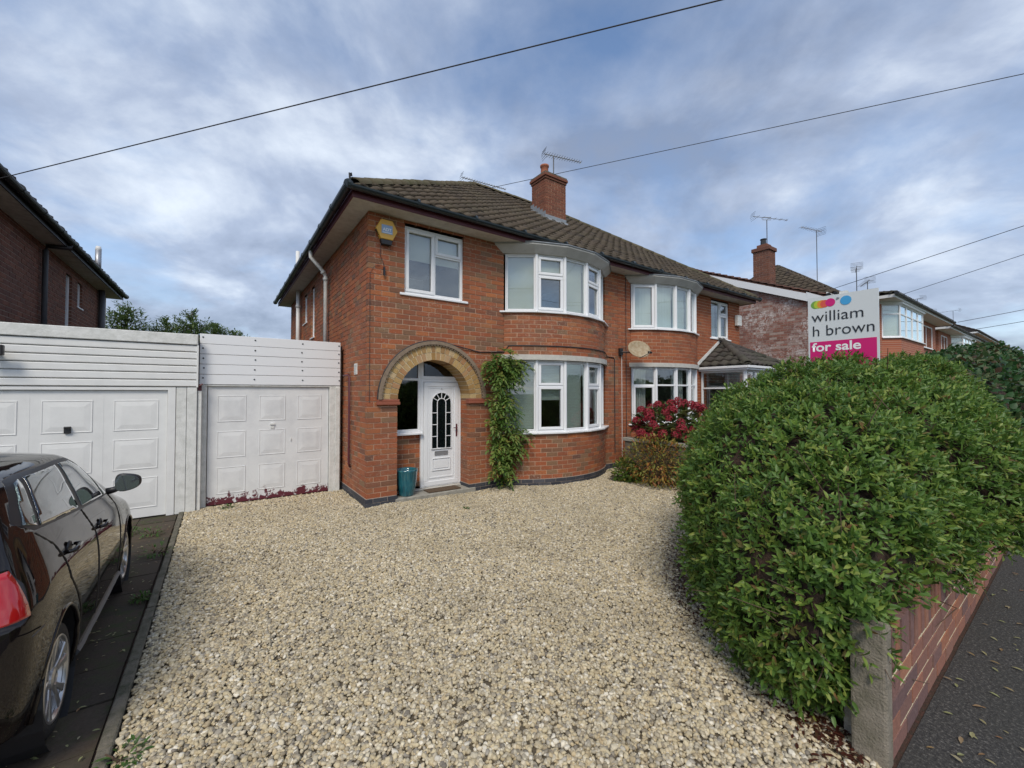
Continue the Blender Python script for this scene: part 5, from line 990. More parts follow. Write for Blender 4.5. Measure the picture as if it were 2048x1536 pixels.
bush('shrub', 'straggly yellow and orange autumn shrub at the gravel edge below the planter', 'shrub', (5.40, -1.80, .50), (.58, .75, .56), 2100, MT['leaf_shrub'], .075, kind='oval', stems=22, seed=8)
bush('shrub', 'low yellow-green leafy shrub at the corner of the planter', 'shrub', (5.25, -1.2, .22), (.32, .32, .28), 380, MT['leaf_wist'], .10, stems=8, seed=9)
for k, (x, y, s) in enumerate([(-2.62, -.55, .16), (-2.75, .35, .14), (-3.0, .55, .12), (-2.42, -4.1, .10), (-2.6, -1.9, .08), (-1.9, 1.3, .08), (1.3, -1.1, .05)]):
    bush('weed', ['largest green weed tuft against the mossy edging strip', 'green weed tuft on the slabs near the flaking garage door end of the edging', 'green weed tuft on the slabs in front of the panelled garage door', 'green weed tuft in the gravel at the near end of the edging strip', 'tiny weed by the edging strip between two bigger tufts', 'weed in the gravel in front of the flaking garage door', 'tiny weed alone in the open gravel'][k], 'weed', (x, y, s * .3), (s, s, s * .45), 60, MT['weed'], .045, kind='oval', stems=3, seed=20 + k, group=['weeds along the edging strip', 'weeds in the gravel'][k in (3, 5, 6)])

def conifer(x, y, top, rad, label, seed):
    g = np.random.default_rng(seed); t = thing('conifer_tree', (x, y, 0), label, 'tree', 'conifers behind the garages'); m = MB(); m.tube([(x, y, 0), (x + .03, y, top * .5), (x + .06, y, top)], [.12, .07, .01], 7); m.build('trunk', MT['stem'], t); P, D, S = [], [], []; br = MB()
    for i in range(260):
        f = g.random() ** .7; z = top * (1 - .62 * f); a = g.uniform(0, 6.28); ln = (.22 + rad * f ** .6) * g.uniform(.6, 1.15); d = np.array([math.cos(a), math.sin(a), .55 - .3 * f]); d /= np.linalg.norm(d); o = np.array([x, y, z - ln * .3])
        end = o + d * ln; br.tube([o, o + d * ln * .6 + np.array([0, 0, .06]), end], [.012, .008, .003], 4)
        for k in range(int(16 + 30 * ln)):
            s = g.uniform(.25, 1.05); p = o + d * ln * s + g.normal(size=3) * .05; P.append(p); dd = d * .8 + g.normal(size=3) * .5 + np.array([0, 0, -.15 + .5 * (s > .9)]); D.append(dd); S.append(g.uniform(.07, .16))
    for i in range(60): P.append(np.array([x + .05, y, top - g.random() * .7]) + g.normal(size=3) * .05); D.append(g.normal(size=3) * .6 + np.array([0, 0, .8])); S.append(g.uniform(.1, .22))
    br.build('branch', MT['stem'], t); n = len(P); leaf_obj([leaves(np.array(P), np.array(D), np.tile([0, 0, 1.0], (n, 1)) + .01, np.array(S), 'oval')], 'crown', MT['conifer'], t)
conifer(-5.0, 14.2, 5.35, 1.3, 'feathery green conifer rising beside the brown brick house', 1); conifer(-3.9, 15.0, 5.0, 1.0, 'thin feathery conifer between two fuller ones behind the garages', 2); conifer(-3.05, 14.2, 5.25, 1.5, 'fullest feathery conifer above the white garage roofs', 3); conifer(-2.3, 15.4, 4.95, 1.3, 'bushy conifer tip between the fullest conifer and the reddish treetop', 5); conifer(-1.5, 16.0, 4.75, 1.4, 'low reddish-green treetop behind the white boarded garage', 4)

# ================================================================== PARKED CAR
def car():
    XC, Y0, YS, ZSC = -3.575, -4.21, .9, 1.04
    root = thing('parked_car', (XC, Y0 + 1.8, 0), 'dark brown-black hatchback parked on the slabs facing the panelled garage door', 'car')
    T = lambda x, y, z: (XC + x - .011 * y, Y0 + y * YS, z * ZSC)
    def colm(xs, ys, zs): return [(x, y, z) for x, y, z in zip(xs, ys, zs)]
    cols = [
     colm([0] * 10, [.15, .06, .00, .02, .07, .16, .27, .44, .62, .95], [.25, .28, .42, .62, .86, 1.12, 1.26, 1.415, 1.46, 1.485]),
     colm([.45, .45, .46, .47, .47, .45, .43, .40, .30, 0], [.16, .07, .02, .05, .09, .18, .29, .46, .66, 1.05], [.25, .28, .42, .62, .86, 1.12, 1.26, 1.41, 1.455, 1.487]),
     colm([.66, .70, .745, .755, .735, .655, .595, .52, .36, 0], [.25, .15, .10, .11, .14, .25, .37, .55, .78, 1.2], [.24, .27, .42, .62, .86, 1.12, 1.26, 1.405, 1.453, 1.488]),
     colm([.75, .79, .82, .83, .815, .73, .665, .575, .40, 0], [.42, .36, .34, .34, .36, .46, .56, .74, .96, 1.32], [.21, .25, .42, .62, .87, 1.12, 1.26, 1.405, 1.455, 1.489]),
     colm([.76, .81, .84, .845, .83, .755, .69, .60, .42, 0], [.75, .74, .74, .74, .74, .78, .86, .98, 1.16, 1.45], [.20, .24, .42, .62, .87, 1.105, 1.26, 1.41, 1.462, 1.49]),
     colm([.77, .815, .84, .845, .83, .765, .70, .61, .43, 0], [1.15, 1.15, 1.15, 1.15, 1.15, 1.16, 1.2, 1.26, 1.36, 1.6], [.19, .23, .42, .62, .865, 1.08, 1.25, 1.415, 1.468, 1.492]),
     colm([.77, .815, .84, .845, .83, .77, .705, .615, .44, 0], [1.6] * 4 + [1.6, 1.6, 1.6, 1.58, 1.6, 1.75], [.19, .23, .42, .62, .855, 1.055, 1.235, 1.41, 1.465, 1.49]),
     colm([.77, .815, .84, .845, .83, .77, .705, .615, .44, 0], [2.05] * 5 + [2.03, 1.96, 1.84, 1.82, 1.88], [.19, .23, .42, .62, .845, 1.035, 1.22, 1.395, 1.45, 1.478]),
     colm([.77, .815, .84, .845, .825, .765, .70, .60, .43, 0], [2.5] * 4 + [2.49, 2.42, 2.22, 2.03, 1.99, 2.0], [.19, .23, .42, .62, .835, 1.01, 1.19, 1.365, 1.43, 1.462]),
     colm([.77, .815, .84, .845, .815, .74, .66, .56, .41, 0], [2.95] * 4 + [2.93, 2.78, 2.46, 2.18, 2.12, 2.1], [.19, .23, .42, .62, .82, .985, 1.16, 1.34, 1.41, 1.448]),
     colm([.77, .81, .83, .83, .78, .64, .57, .49, .37, 0], [3.4, 3.4, 3.4, 3.4, 3.36, 3.02, 2.64, 2.3, 2.22, 2.18], [.20, .24, .42, .62, .79, .96, 1.12, 1.31, 1.395, 1.435]),
     colm([.60, .65, .68, .67, .60, .45, .42, .38, .3, 0], [3.65, 3.72, 3.76, 3.7, 3.58, 3.1, 2.75, 2.4, 2.28, 2.22], [.21, .27, .42, .62, .74, .95, 1.10, 1.29, 1.38, 1.43]),
     colm([0] * 10, [3.8, 3.93, 3.97, 3.9, 3.75, 3.15, 2.85, 2.5, 2.35, 2.25], [.22, .28, .42, .62, .74, .96, 1.09, 1.27, 1.37, 1.42])]
    G = np.array(cols)
    def cr(A, s):                                   # Catmull-Rom along axis 0
        n = len(A); P = np.concatenate([[2 * A[0] - A[1]], A, [2 * A[-1] - A[-2]]]); o = []
        for i in range(n - 1):
            p0, p1, p2, p3 = P[i], P[i + 1], P[i + 2], P[i + 3]
            for k in range(s): t = k / s; o.append(.5 * (2 * p1 + (p2 - p0) * t + (2 * p0 - 5 * p1 + 4 * p2 - p3) * t * t + (3 * p1 - p0 - 3 * p2 + p3) * t ** 3))
        o.append(A[-1]); return np.array(o)
    G = cr(G, 6); G = cr(np.swapaxes(G, 0, 1), 6); G = np.swapaxes(G, 0, 1); ni, nk = G.shape[:2]
    G[0, :, 0] = 0; G[-1, :, 0] = 0; G[:, -1, 0] = 0
    bm = bmesh.new(); vv = {}
    for sx in (1, -1):
        for i in range(ni):
            for k in range(nk):
                x, y, z = G[i, k]; x = max(x, 0)
                key = (i, k, sx if x > 1e-4 else 0)
                if key not in vv: vv[key] = bm.verts.new((x * sx, y, z))
        for i in range(ni - 1):
            for k in range(nk - 1):
                q = [vv[(a, b, sx if G[a, b, 0] > 1e-4 else 0)] for a, b in ((i, k), (i + 1, k), (i + 1, k + 1), (i, k + 1))]
                if sx < 0: q = q[::-1]
                q2 = []; [q2.append(v) for v in q if v not in q2]
                if len(q2) > 2:
                    try: bm.faces.new(q2)
                    except ValueError: pass
    bmesh.ops.remove_doubles(bm, verts=bm.verts, dist=1e-4); bmesh.ops.recalc_face_normals(bm, faces=bm.faces)
    lay = bm.faces.layers.int.new('zone')
    def inpoly(px, py, poly):
        c = False; n = len(poly)
        for i in range(n):
            (x1, y1), (x2, y2) = poly[i], poly[(i + 1) % n]
            if (y1 > py) != (y2 > py) and px < (x2 - x1) * (py - y1) / (y2 - y1) + x1: c = not c
        return c
    def zone(poly, idx, ax, cond):
        """cut the shell along a polygon drawn on the side (ax=1) or rear (ax=0) view and mark the faces inside"""
        lo = np.min(poly, 0) - .06; hi = np.max(poly, 0) + .06; n = len(poly)
        for i in range(n):
            a, b = np.array(poly[i]), np.array(poly[(i + 1) % n]); d = b - a
            fs = [f for f in bm.faces if cond(f.calc_center_median()) and lo[0] < f.calc_center_median()[ax] < hi[0] and lo[1] < f.calc_center_median().z < hi[1]]
            g = list({e for f in fs for e in f.edges}) + fs + list({v for f in fs for v in f.verts}); co = [0, 0, a[1]]; co[ax] = a[0]; no = [0, 0, d[0]]; no[ax] = -d[1]
            bmesh.ops.bisect_plane(bm, geom=g, plane_co=co, plane_no=no, dist=1e-5)
        for f in bm.faces:
            c = f.calc_center_median()
            if cond(c) and lo[0] < c[ax] < hi[0] and inpoly(c[ax], c.z, poly): f[lay] = idx
    q1 = [(.50, 1.19), (.62, 1.16), (.82, 1.392), (.74, 1.378)]; q2 = [(.66, 1.15), (1.42, 1.095), (1.45, 1.392), (.88, 1.392)]; q3 = [(1.52, 1.088), (2.26, 1.035), (2.13, 1.20), (1.98, 1.31), (1.80, 1.378), (1.53, 1.392)]; q4 = [(2.31, 1.03), (2.46, 1.02), (2.17, 1.20)]
    surround = [(.44, 1.215), (.56, 1.145), (1.45, 1.075), (2.54, 1.0), (2.16, 1.24), (2.0, 1.34), (1.83, 1.403), (1.5, 1.415), (.86, 1.415), (.70, 1.40)]
    for s in (1, -1):
        sd_ = lambda c, s=s: c.x * s > .45
        zone(surround, 2, 1, sd_)
        for q in (q1, q2, q3, q4): zone(q, 1, 1, sd_)
        for yc in (.66, 3.12): zone([(yc + .355 * math.cos(2 * math.pi * i / 18), .31 + .355 * math.sin(2 * math.pi * i / 18)) for i in range(18)], 9, 1, lambda c, s=s: c.x * s > .5)
    zone([(-.47, 1.15), (.47, 1.15), (.40, 1.385), (-.40, 1.385)], 1, 0, lambda c: c.y < .75)
    zone([(-.47, .99), (.47, .99), (.40, 1.38), (-.40, 1.38)], 1, 0, lambda c: c.y > 2.0 and c.z > .985)
    lf = [f for f in bm.faces if f.calc_center_median().y < .42 and .7 < f.calc_center_median().z < 1.15]
    bmesh.ops.bisect_plane(bm, geom=lf + list({e for f in lf for e in f.edges}) + list({v for f in lf for v in f.verts}), plane_co=(0, .235, .95), plane_no=(0, 1, -.12), dist=1e-5)
    for s in (1, -1): zone([(s * .52, .81), (s * .86, .81), (s * .86, .94), (s * .86, 1.04), (s * .52, 1.02)][::s], 3, 0, lambda c, s=s: c.x * s > .4 and c.y < .235 + .12 * (c.z - .95))
    for s in (1, -1): zone([(s * .40, .33), (s * .72, .33), (s * .72, .385), (s * .40, .385)][::s], 4, 0, lambda c, s=s: c.x * s > .3 and c.y < .3)
    def split(idx, name, mat, parent, solid=None):
        b2 = bm.copy(); l2 = b2.faces.layers.int['zone']; bmesh.ops.delete(b2, geom=[f for f in b2.faces if f[l2] not in idx], context='FACES')
        for v in b2.verts: v.co = T(*v.co)
        me = bpy.data.meshes.new(name); b2.to_mesh(me); b2.free(); me.materials.append(MT[mat]); me.polygons.foreach_set('use_smooth', [True] * len(me.polygons)); o = link(name, me, parent); return o
    body = split((0,), 'body', 'paint', root); md = body.modifiers.new('thickness', 'SOLIDIFY'); md.thickness = .006; md.offset = -1
    for f in bm.faces:
        if f[lay] == 2 and f.calc_center_median().x < 0: f[lay] = 5
    split((2,), 'window_surround', 'black', body); split((5,), 'window_surround', 'black', body)
    # panes and lamps as parts of their own
    def island(poly_idx, name, mat):
        o = split(poly_idx, name, mat, root); me = o.data; b2 = bmesh.new(); b2.from_mesh(me); todo = set(b2.faces); groups = []
        while todo:
            st = [todo.pop()]; grp = []
            while st:
                f = st.pop(); grp.append(f)
                for e_ in f.edges:
                    for g in e_.link_faces:
                        if g in todo: todo.remove(g); st.append(g)
            groups.append(grp)
        for grp in groups:
            if len(grp) < 3: continue
            m = MB(); idx = {}; vs = []
            for f in grp:
                for v in f.verts:
                    if v.index not in idx: idx[v.index] = len(vs); vs.append(v.co[:])
            m.add(vs, [tuple(idx[v.index] for v in f.verts) for f in grp]); q = m.build(name, MT[mat], root, smooth=True); sm = q.modifiers.new('thickness', 'SOLIDIFY'); sm.thickness = .004; sm.offset = -1
        b2.free(); bpy.data.objects.remove(o)
    island((1,), 'window_pane', 'glass_car'); island((3,), 'tail_lamp', 'redlamp'); island((4,), 'reflector', 'redlamp'); bm.free()
    # surface lookup on the right side: half width at (y, z)
    side = G[18:61].reshape(-1, 3)
    def sx(y, z): d = (side[:, 1] - y) ** 2 + (side[:, 2] - z) ** 2; k = np.argsort(d)[:6]; w_ = 1 / (d[k] + 1e-5); return float((side[k, 0] * w_).sum() / w_.sum())
    def groove(pts, name='door_seam', mat='black', rad=.005, off=.0005):
        P = []
        for a, b in zip(pts[:-1], pts[1:]):
            for t in np.linspace(0, 1, 8, endpoint=False): P.append((a[0] + (b[0] - a[0]) * t, a[1] + (b[1] - a[1]) * t))
        P.append(pts[-1]); m = MB(); m.tube([T(sx(y, z) + off, y, z) for y, z in P], rad, 5); return m.build(name, MT[mat], body)
    groove([(.56, 1.13), (.70, 1.03), (.76, .92), (.80, .80), (.95, .66), (1.05, .52), (1.08, .30)]); groove([(1.47, 1.07), (1.52, 1.0), (1.60, .88), (1.62, .7), (1.60, .3)]); groove([(2.52, .99), (2.60, .9), (2.62, .7), (2.58, .3)]); groove([(1.08, .30), (1.6, .29), (2.58, .29)]); groove([(.12, .74), (.3, .72)], rad=.004)
    groove([(1.10, .245), (1.6, .24), (2.2, .24), (2.72, .245)], 'sill_trim', 'greypipe', .022, .0)
    for yc in (.66, 3.12):
        m = MB(); pts = [(yc + .362 * math.cos(R(a)), .31 + .362 * math.sin(R(a))) for a in range(-12, 193, 8)]; m.tube([T(sx(y, max(z, .24)) - .006, y, z) for y, z in pts], .014, 6); m.build('wheel_arch', MT['paint'], body, smooth=True)
        for s in (1, -1):
            m = MB(); k = 20; vs = [T(s * x, yc + .36 * math.cos(2 * math.pi * i / k), .31 + .36 * math.sin(2 * math.pi * i / k)) for x in (.83, .52) for i in range(k)]; m.add(vs, [(i, (i + 1) % k, k + (i + 1) % k, k + i) for i in range(k)] + [tuple(range(k, 2 * k))]); m.build('wheel_housing', MT['black'], body)
            wheel(root, T, s, yc)
    for y, z in ((.90, .945), (1.80, .885)):
        x = sx(y, z); m = MB(); m.lathe([(0, .004), (.045, .003), (.05, -.004)], T(x, y - .0, z), 14, 'x'); m.build('handle_recess', MT['black'], body); m = MB(); m.tube([T(x + .004, y + .10, z + .004), T(x + .034, y + .085, z + .005), T(x + .036, y - .05, z), T(x + .006, y - .08, z - .002)], [.010, .014, .014, .011], 8); m.build('door_handle', MT['paint'], body, smooth=True)
    # wing mirrors
    for s in (1, -1):
        b = np.array(T(s * .78, 2.34, 1.045)); m = MB(); m.tube([b, b + np.array([s * .05, -.0, .01]), b + np.array([s * .09, .01, .03])], [.03, .026, .026], 8); mr = m.build('wing_mirror', MT['black'], root, smooth=True)
        bm2 = bmesh.new(); bmesh.ops.create_uvsphere(bm2, u_segments=20, v_segments=12, radius=1)
        for v in bm2.verts:
            x, y, z = v.co; sg = lambda q, p: math.copysign(abs(q) ** p, q); x, y, z = sg(x, .7), y, sg(z, .75); hz = .075 * (1 - .22 * x * 1)
            v.co = b + np.array([s * (.135 + .09 * x), .01 + max(y, -.35) * .085 + .035 * x * x, .065 + z * hz])
        me = bpy.data.meshes.new('mirror_shell'); bm2.to_mesh(me); bm2.free(); me.materials.append(MT['black']); me.polygons.foreach_set('use_smooth', [True] * len(me.polygons)); link('mirror_shell', me, mr)
        m = MB(); k = 24; sg = lambda q, p: math.copysign(abs(q) ** p, q); vs = []
        for i in range(k): q = 2 * math.pi * i / k; x, z = sg(math.cos(q), .65) * .88, sg(math.sin(q), .7) * .86; vs.append(b + np.array([s * (.135 + .09 * x), -.024, .065 + z * .075 * (1 - .22 * x)]))
        m.prism(vs, (0, .035, 0)); m.build('mirror_glass', MT['mirror_glass'], mr)
    # cabin: seats, dashboard, floor
    m = MB(); m.box(T(-.68, .35, .22), T(.68, 3.1, .30)); m.build('floor_pan', MT['black'], root)
    for x, y in ((.36, 1.55), (-.36, 1.55), (.36, .72), (-.36, .72)):
        m = MB(); m.box(T(x - .25, y, .35), T(x + .25, y + .5, .58)); m.prism([T(x - .25, y + .06, .55), T(x + .25, y + .06, .55), T(x + .21, y - .16, 1.12), T(x - .21, y - .16, 1.12)], (0, -.10, .02)); m.box(T(x - .12, y - .22, 1.15), T(x + .12, y - .12, 1.33)); bevel(m.build('seat', MT['cabin'], root), .04, 3)
    m = MB(); m.box(T(-.66, 2.35, .6), T(.66, 2.8, .95)); bevel(m.build('dashboard', MT['black'], root), .04, 2)
    m = MB(); m.box(T(-.6, .2, .25), T(.6, .62, 1.02)); m.build('parcel_shelf', MT['cabin'], root)
MT['mirror_glass'] = flat('mirror_glass', (.55, .62, .66), .03); MT['mirror_glass'].node_tree.nodes['Principled BSDF'].inputs['Metallic'].default_value = .9
MT['cabin'] = simple('cabin_fabric', (.10, .10, .10), .9, vary=.1)
def wheel(root, T, s, yc):
    xo = .80 * s; c = np.array(T(xo, yc, .30)); w_ = MB(); prof = [(.205, -.02), (.225, -.003), (.25, .0), (.285, -.008), (.303, -.03), (.308, -.06), (.308, -.13), (.300, -.165), (.27, -.185), (.2, -.185)]; vs = []; k = 40
    for r, h in prof:
        for i in range(k): q = 2 * math.pi * i / k; vs.append(c + np.array([s * (h + .015), r * math.cos(q) * .97, r * math.sin(q)]))
    w_.add(vs, [(a * k + i, a * k + (i + 1) % k, (a + 1) * k + (i + 1) % k, (a + 1) * k + i) for a in range(len(prof) - 1) for i in range(k)]); wh = w_.build('wheel', MT['tyre'], root, smooth=True)
    P = lambda r, q, h: c + np.array([s * (h + .015), r * math.cos(q) * .97, r * math.sin(q)]); m = MB(); vs = []; prof = [(.232, -.006), (.222, .002), (.212, -.004), (.20, -.04), (.19, -.10)]
    for r, h in prof: vs += [P(r, 2 * math.pi * i / k, h) for i in range(k)]
    m.add(vs, [(a * k + i, a * k + (i + 1) % k, (a + 1) * k + (i + 1) % k, (a + 1) * k + i) for a in range(len(prof) - 1) for i in range(k)])
    m.build('rim', MT['alloy'], wh, smooth=True); m = MB(); m.add([P(.2, 2 * math.pi * i / k, -.06) for i in range(k)], [tuple(range(k))]); m.build('brake_disc', MT['black'], wh)
    for j in range(5):
        for d in (-.19, .19):
            q = 2 * math.pi * j / 5 + .3; a, b = q + d * .45, q + d * 1.25; m = MB(); wd = .028; vs = []
            for r, qq, h, ww in ((.045, a, -.022, .020), (.12, (a + b) / 2, -.012, .017), (.21, b, -.004, .024)):
                for sg in (-1, 1):
                    for hh in (h, h - .03): vs.append(P(r, qq + sg * ww / r, hh))
            fs = []
            for t in (0, 4): fs += [(t, t + 2, t + 6, t + 4), (t + 1, t + 5, t + 7, t + 3), (t, t + 4, t + 5, t + 1), (t + 2, t + 3, t + 7, t + 6)]
            m.add(vs, fs); bevel(m.build('spoke', MT['alloy'], wh), .005)
    m = MB(); k2 = 16; vs = []
    for r, h in ((.06, -.03), (.058, -.012), (.035, -.006), (.03, -.010)): vs += [P(r, 2 * math.pi * i / k2, h) for i in range(k2)]
    m.add(vs, [(a * k2 + i, a * k2 + (i + 1) % k2, (a + 1) * k2 + (i + 1) % k2, (a + 1) * k2 + i) for a in range(3) for i in range(k2)] + [tuple(range(3 * k2, 4 * k2))]); m.build('hub_cap', MT['alloy'], wh)
car()

# ================================================================== SMALL THINGS
p = thing('plant_pot', (.76, .14, .085), 'tall teal glazed plant pot in the arched porch', 'plant pot'); m = MB(); m.lathe([(0, 0), (.125, 0), (.135, .02), (.175, .25), (.19, .43), (.20, .45), (.20, .475), (.175, .475), (.165, .44), (.15, .38), (0, .38)], (.76, .14, .085), 24); m.build('pot_body', MT['teal'], p, smooth=True)
m = MB(); m.lathe([(0, .4), (.158, .395)], (.76, .14, .085), 16); m.build('pot_soil', MT['soil'], p)
m = MB(); m.box((1.15, .02, .087), (1.82, .29, .107)); tag(bevel(m.build('doormat', MT['mat']), .006), 'brown coir doormat in front of the white door', 'doormat')
def alarm():
    a = thing('alarm_box', (.30, -.06, 4.75), 'yellow hexagonal burglar alarm box near the top corner of the brick wall', 'alarm box'); u, n = np.array([1, 0, 0]), np.array([0, -1, 0]); P = lambda x, z, b: (.30 + x, -b, 4.75 + z)
    hexa = [(-.19, .02), (-.10, .19), (.10, .19), (.19, .02), (.105, -.15), (-.105, -.15)]; m = MB(); m.prism([P(x, z, 0) for x, z in hexa], (0, -.085, 0)); bevel(m.build('case', MT['yellow'], a), .012, 2); m = MB()
    for k in range(6): f = k / 5; m.obox((0, 0, 0), (1, 0, 0), (0, -1, 0), .30 - .185 + f * .085 - .008, .30 - .17 + f * .085, .02, .07, 4.75 - .02 - f * .115, 4.75 - .008 - f * .115)
    m.build('louvre', MT['black'], a); m = MB(); m.prism([P(x, z, 0) for x, z in ((-.11, -.15), (.105, -.15), (.085, -.24), (-.085, -.24))], (0, -.08, 0)); bevel(m.build('strobe', MT['black'], a), .008)
    m = MB(); m.box((.30 - .095, -.0885, 4.75 - .055), (.30 + .095, -.085, 4.75 + .095)); m.build('badge', MT['badge_blue'], a); lettering(a, 'ADT', P(-.078, -.01, .0895), (1, 0, 0), (0, -1, 0), .156, 'print_white', bold=.03); m = MB(); m.box((.30 - .08, -.0892, 4.75 - .042), (.30 + .08, -.0888, 4.75 - .03)); m.build('badge', MT['print_white'], a)
    m = MB(); m.tube([P(-.09, -.24, .03), P(-.10, -.42, .02), P(-.05, -.55, .03), P(-.03, -.62, .04)], .005, 5); m.box((.255, -.05, 3.98), (.285, -.02, 4.12)); m.build('trailing_cable', MT['black'], a)
alarm()
def dish():
    d = thing('satellite_dish', (6.62, -.02, 3.05), 'rusty beige satellite dish on the brick wall between the bays', 'satellite dish'); c = np.array([6.62, -.46, 3.03]); n = unit(np.array([-.35, -.85, .42])); u = unit(np.cross([0, 0, 1.0], n)); v = np.cross(n, u); vs = []; seg, rg = 28, 6
    for s in (0, .012):
        for i in range(rg + 1):
            r = i / rg
            for k in range(seg): q = 2 * math.pi * k / seg; vs.append(c + u * .31 * r * math.cos(q) + v * .245 * r * math.sin(q) + n * (.055 * r * r - s))
    k_ = (rg + 1) * seg; fs = []
    for b in (0, k_): fs += [(b + i * seg + k, b + i * seg + (k + 1) % seg, b + (i + 1) * seg + (k + 1) % seg, b + (i + 1) * seg + k) for i in range(rg) for k in range(seg)]
    fs += [(rg * seg + k, rg * seg + (k + 1) % seg, k_ + rg * seg + (k + 1) % seg, k_ + rg * seg + k) for k in range(seg)]; m = MB(); m.add(vs, fs); m.build('reflector', MT['dish'], d, smooth=True)
    low = c - v * .22; tip = c + n * .46 - v * .34; m = MB(); m.tube([c - v * .05 - n * .01, low - n * .02, tip], .011, 6); m.build('feed_arm', MT['alu'], d); m = MB(); m.tube([tip - unit(c - tip) * .03, tip + unit(c - tip) * .09], .028, 8); m.build('feed_horn', MT['black'], d); m = MB(); m.tube([c - n * .02, c - n * .12, (6.46, -.06, 3.0)], .02, 6); m.box((6.40, -.06, 2.92), (6.52, -.005, 3.10)); m.build('bracket', MT['black'], d)
dish()
m = MB(); m.box((12.45, -.13, 4.25), (12.72, -.005, 4.62)); ab = thing('alarm_box', (12.6, -.06, 4.25), 'plain cream alarm box beside the small upper window of the right-hand house', 'alarm box'); bevel(m.build('case', MT['oldwhite'], ab), .02, 2); m = MB(); m.box((12.5, -.136, 4.45), (12.67, -.131, 4.55)); m.build('badge', MT['white'], ab)

def aerial(name, loc, label, mast, boom, az, n, el=.22, tilt=0, cranked=False, grid=False, group='rooftop television aerials', rad=.014):
    a = thing(name, loc, label, 'aerial', group, rz=az); m = MB(); m.tube([(0, 0, -.3), (0, 0, mast)], rad * 1.3, 6); m.build('mast', MT['greypipe'], a, local=True); m = MB(); z = mast
    x0 = -.25 * boom if not cranked else -.4 * boom
    if cranked: m.tube([(-.12 * boom, 0, z), (-.12 * boom, 0, z + .1), (.12 * boom, 0, z + .1), (.12 * boom, 0, z), (-.12 * boom, 0, z)], rad, 5); z += .14
    m.tube([(x0, 0, z), (x0 + boom, 0, z + tilt)], rad, 5); m.build('boom', MT['alu'], a, local=True); e_ = MB()
    for i in range(n): x = x0 + boom * (i + .8) / n; zz = z + tilt * (x - x0) / boom; e_.tube([(x, -el * (.6 + .4 * (1 - i / n)), zz), (x, el * (.6 + .4 * (1 - i / n)), zz)], rad * .55, 4); e_.tube([(x, 0, zz - .05), (x, 0, zz + .05)], rad * .5, 4)
    e_.build('director', MT['alu'], a, local=True); r_ = MB()
    for s in (-1, 1):
        for k in range(3): r_.tube([(x0 - .02 + .02 * k, -el, z + s * (.03 + .06 * k)), (x0 - .02 + .02 * k, el, z + s * (.03 + .06 * k))], rad * .5, 4)
    r_.build('reflector', MT['greypipe'], a, local=True); return a
aerial('television_aerial', (5.06, 4.75, 8.78), 'long cranked television aerial low over the ridge left of the chimney', .10, 1.75, .0, 18, cranked=True, tilt=.10, el=.1)
aerial('television_aerial', (6.60, 2.75, 8.7), 'silver television aerial on a short mast fixed to the red brick chimney', .83, 1.35, -.25, 15, el=.16)
aerial('television_aerial', (16.35, .55, 8.1), 'cranked television aerial above the chimney of the white-stained gable house', 1.0, 1.45, -.6, 6, cranked=True, el=.16, tilt=-.15, rad=.012)
aerial('television_aerial', (18.3, -.55, 6.9), 'television aerial on a tall bare mast behind the white-stained gable house', 1.85, 1.3, 2.9, 9, el=.18, rad=.012)
for i, (px_, X_, Y_, z0, hgt) in enumerate([(0, 21.6, -1.0, 6.3, 1.35), (0, 23.6, -.9, 6.6, .75), (0, 31.0, 0.2, 6.9, .9), (0, 36.5, -.4, 6.8, 1.5), (0, 42.0, 0, 6.9, 1.2), (0, 56, .5, 8.4, 1.5)]):
    aerial('television_aerial', (X_, Y_, z0), ['multi-element television aerial standing highest over the canted bay house', 'smaller television aerial next to the highest one on the canted bay house', 'television aerial at the far hip of the canted bay house', 'tall thin television aerial on the house with two narrow windows', 'shorter television aerial on the house with two narrow windows', 'low television aerial on the far gabled house'][i], hgt, 1.2 + .15 * i, .3 + .2 * i, 6, el=.22, rad=.013)
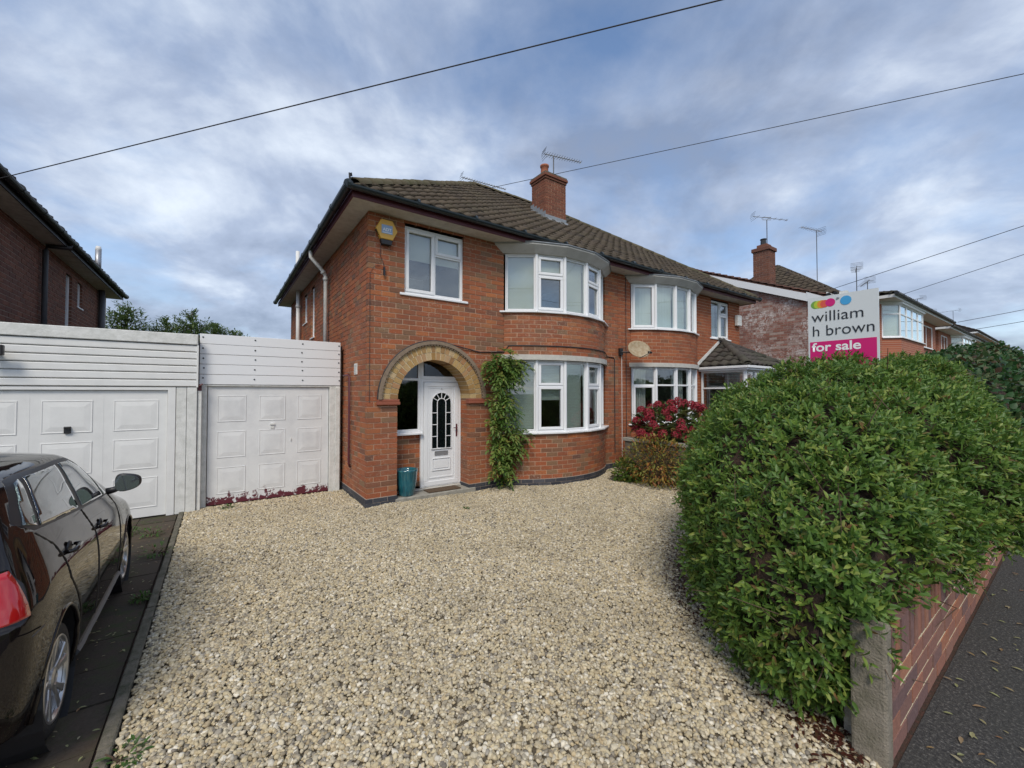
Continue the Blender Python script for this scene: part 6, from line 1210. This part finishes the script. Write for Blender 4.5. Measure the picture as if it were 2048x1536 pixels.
# overhead wires
def wire(p0, p1, sag, label, rad=.014):
    p0, p1 = np.array(p0, float), np.array(p1, float); m = MB(); m.tube([p0 + (p1 - p0) * t - np.array([0, 0, 4 * sag * t * (1 - t)]) for t in np.linspace(0, 1, 40)], rad, 6); return tag(m.build('overhead_wire', MT['cable']), label, 'wire', 'overhead wires')
wire((-4.63, 1.65, 4.877), (23.84, -30.0, 7.48), .0, 'longest overhead wire running from the eaves of the brown brick house', .0062)
wire((5.1, 4.55, 8.75), (23.84, -30.0, 7.48), .0, 'overhead wire leading from the ridge of the semi-detached pair past its chimney', .008)
wire((16.2, -1.75, 5.75), (13.2, -18.46, 8.22), .0, 'overhead wire leading from the front eaves of the white-stained gable house', .009)
wire((21.2, -2.4, 6.0), (13.2, -18.46, 8.22), .0, 'overhead wire leading from the eaves of the canted bay house', .009)
wire((36, -2.3, 6.4), (36, -20, 9.5), .2, 'upper of two distant overhead wires at the houses down the street', .016)
wire((38, -2.3, 6.0), (36.2, -20, 8.6), .2, 'lower of two distant overhead wires at the houses down the street', .016)

def sale_board():
    X = 3.6; s = thing('sale_board', (X, -5.5, 0), 'white and pink estate agent for-sale board on a post behind the rounded hedge', 'sign'); u, n = np.array([0, -1.0, 0]), np.array([-1.0, 0, 0]); y0, y1, zt, zb = -5.18, -5.815, 3.052, 2.20
    m = MB(); m.box((X, y1, zb), (X + .02, y0, zt)); m.build('panel', MT['sign_white'], s); m = MB(); m.box((X + .021, -5.545, -.1), (X + .075, -5.475, zt + .03)); m.build('sign_post', MT['oldwhite'], s)
    pk = MB(); pk.box((X - .003, y1 + .018, zb + .02), (X - .0005, y0 - .018, 2.535)); pk.build('slogan_panel', MT['sign_pink'], s)
    def dot(y, z, r, mat, d): m = MB(); m.prism([(X - .001 - d, y + r * math.cos(2 * math.pi * i / 28), z + r * math.sin(2 * math.pi * i / 28)) for i in range(28)], (.001, 0, 0)); m.build('emblem', MT[mat], s)
    for i, (y, mt, r) in enumerate(((-5.256, 'dot_green', .046), (-5.285, 'dot_lime', .046), (-5.318, 'dot_orange', .046), (-5.345, 'dot_red', .043), (-5.398, 'dot_pink', .046), (-5.54, 'dot_blue', .05))): dot(y, 2.965 + .006 * (i > 3), r, mt, .0006 * i)
    lettering(s, 'william', (X - .004, -5.215, 2.765), u, n, .475, 'ink', bold=-.004, height=.115); lettering(s, 'h brown', (X - .004, -5.228, 2.60), u, n, .552, 'ink', bold=-.004, height=.118); lettering(s, 'for sale', (X - .0045, -5.215, 2.425), u, n, .45, 'print_white', bold=.022, height=.098)
    m = MB(); m.lathe([(0, -.012), (.012, -.01), (.014, 0)], (X, -5.47, 3.01), 8, 'x'); m.build('bolt', MT['alu'], s)
sale_board()
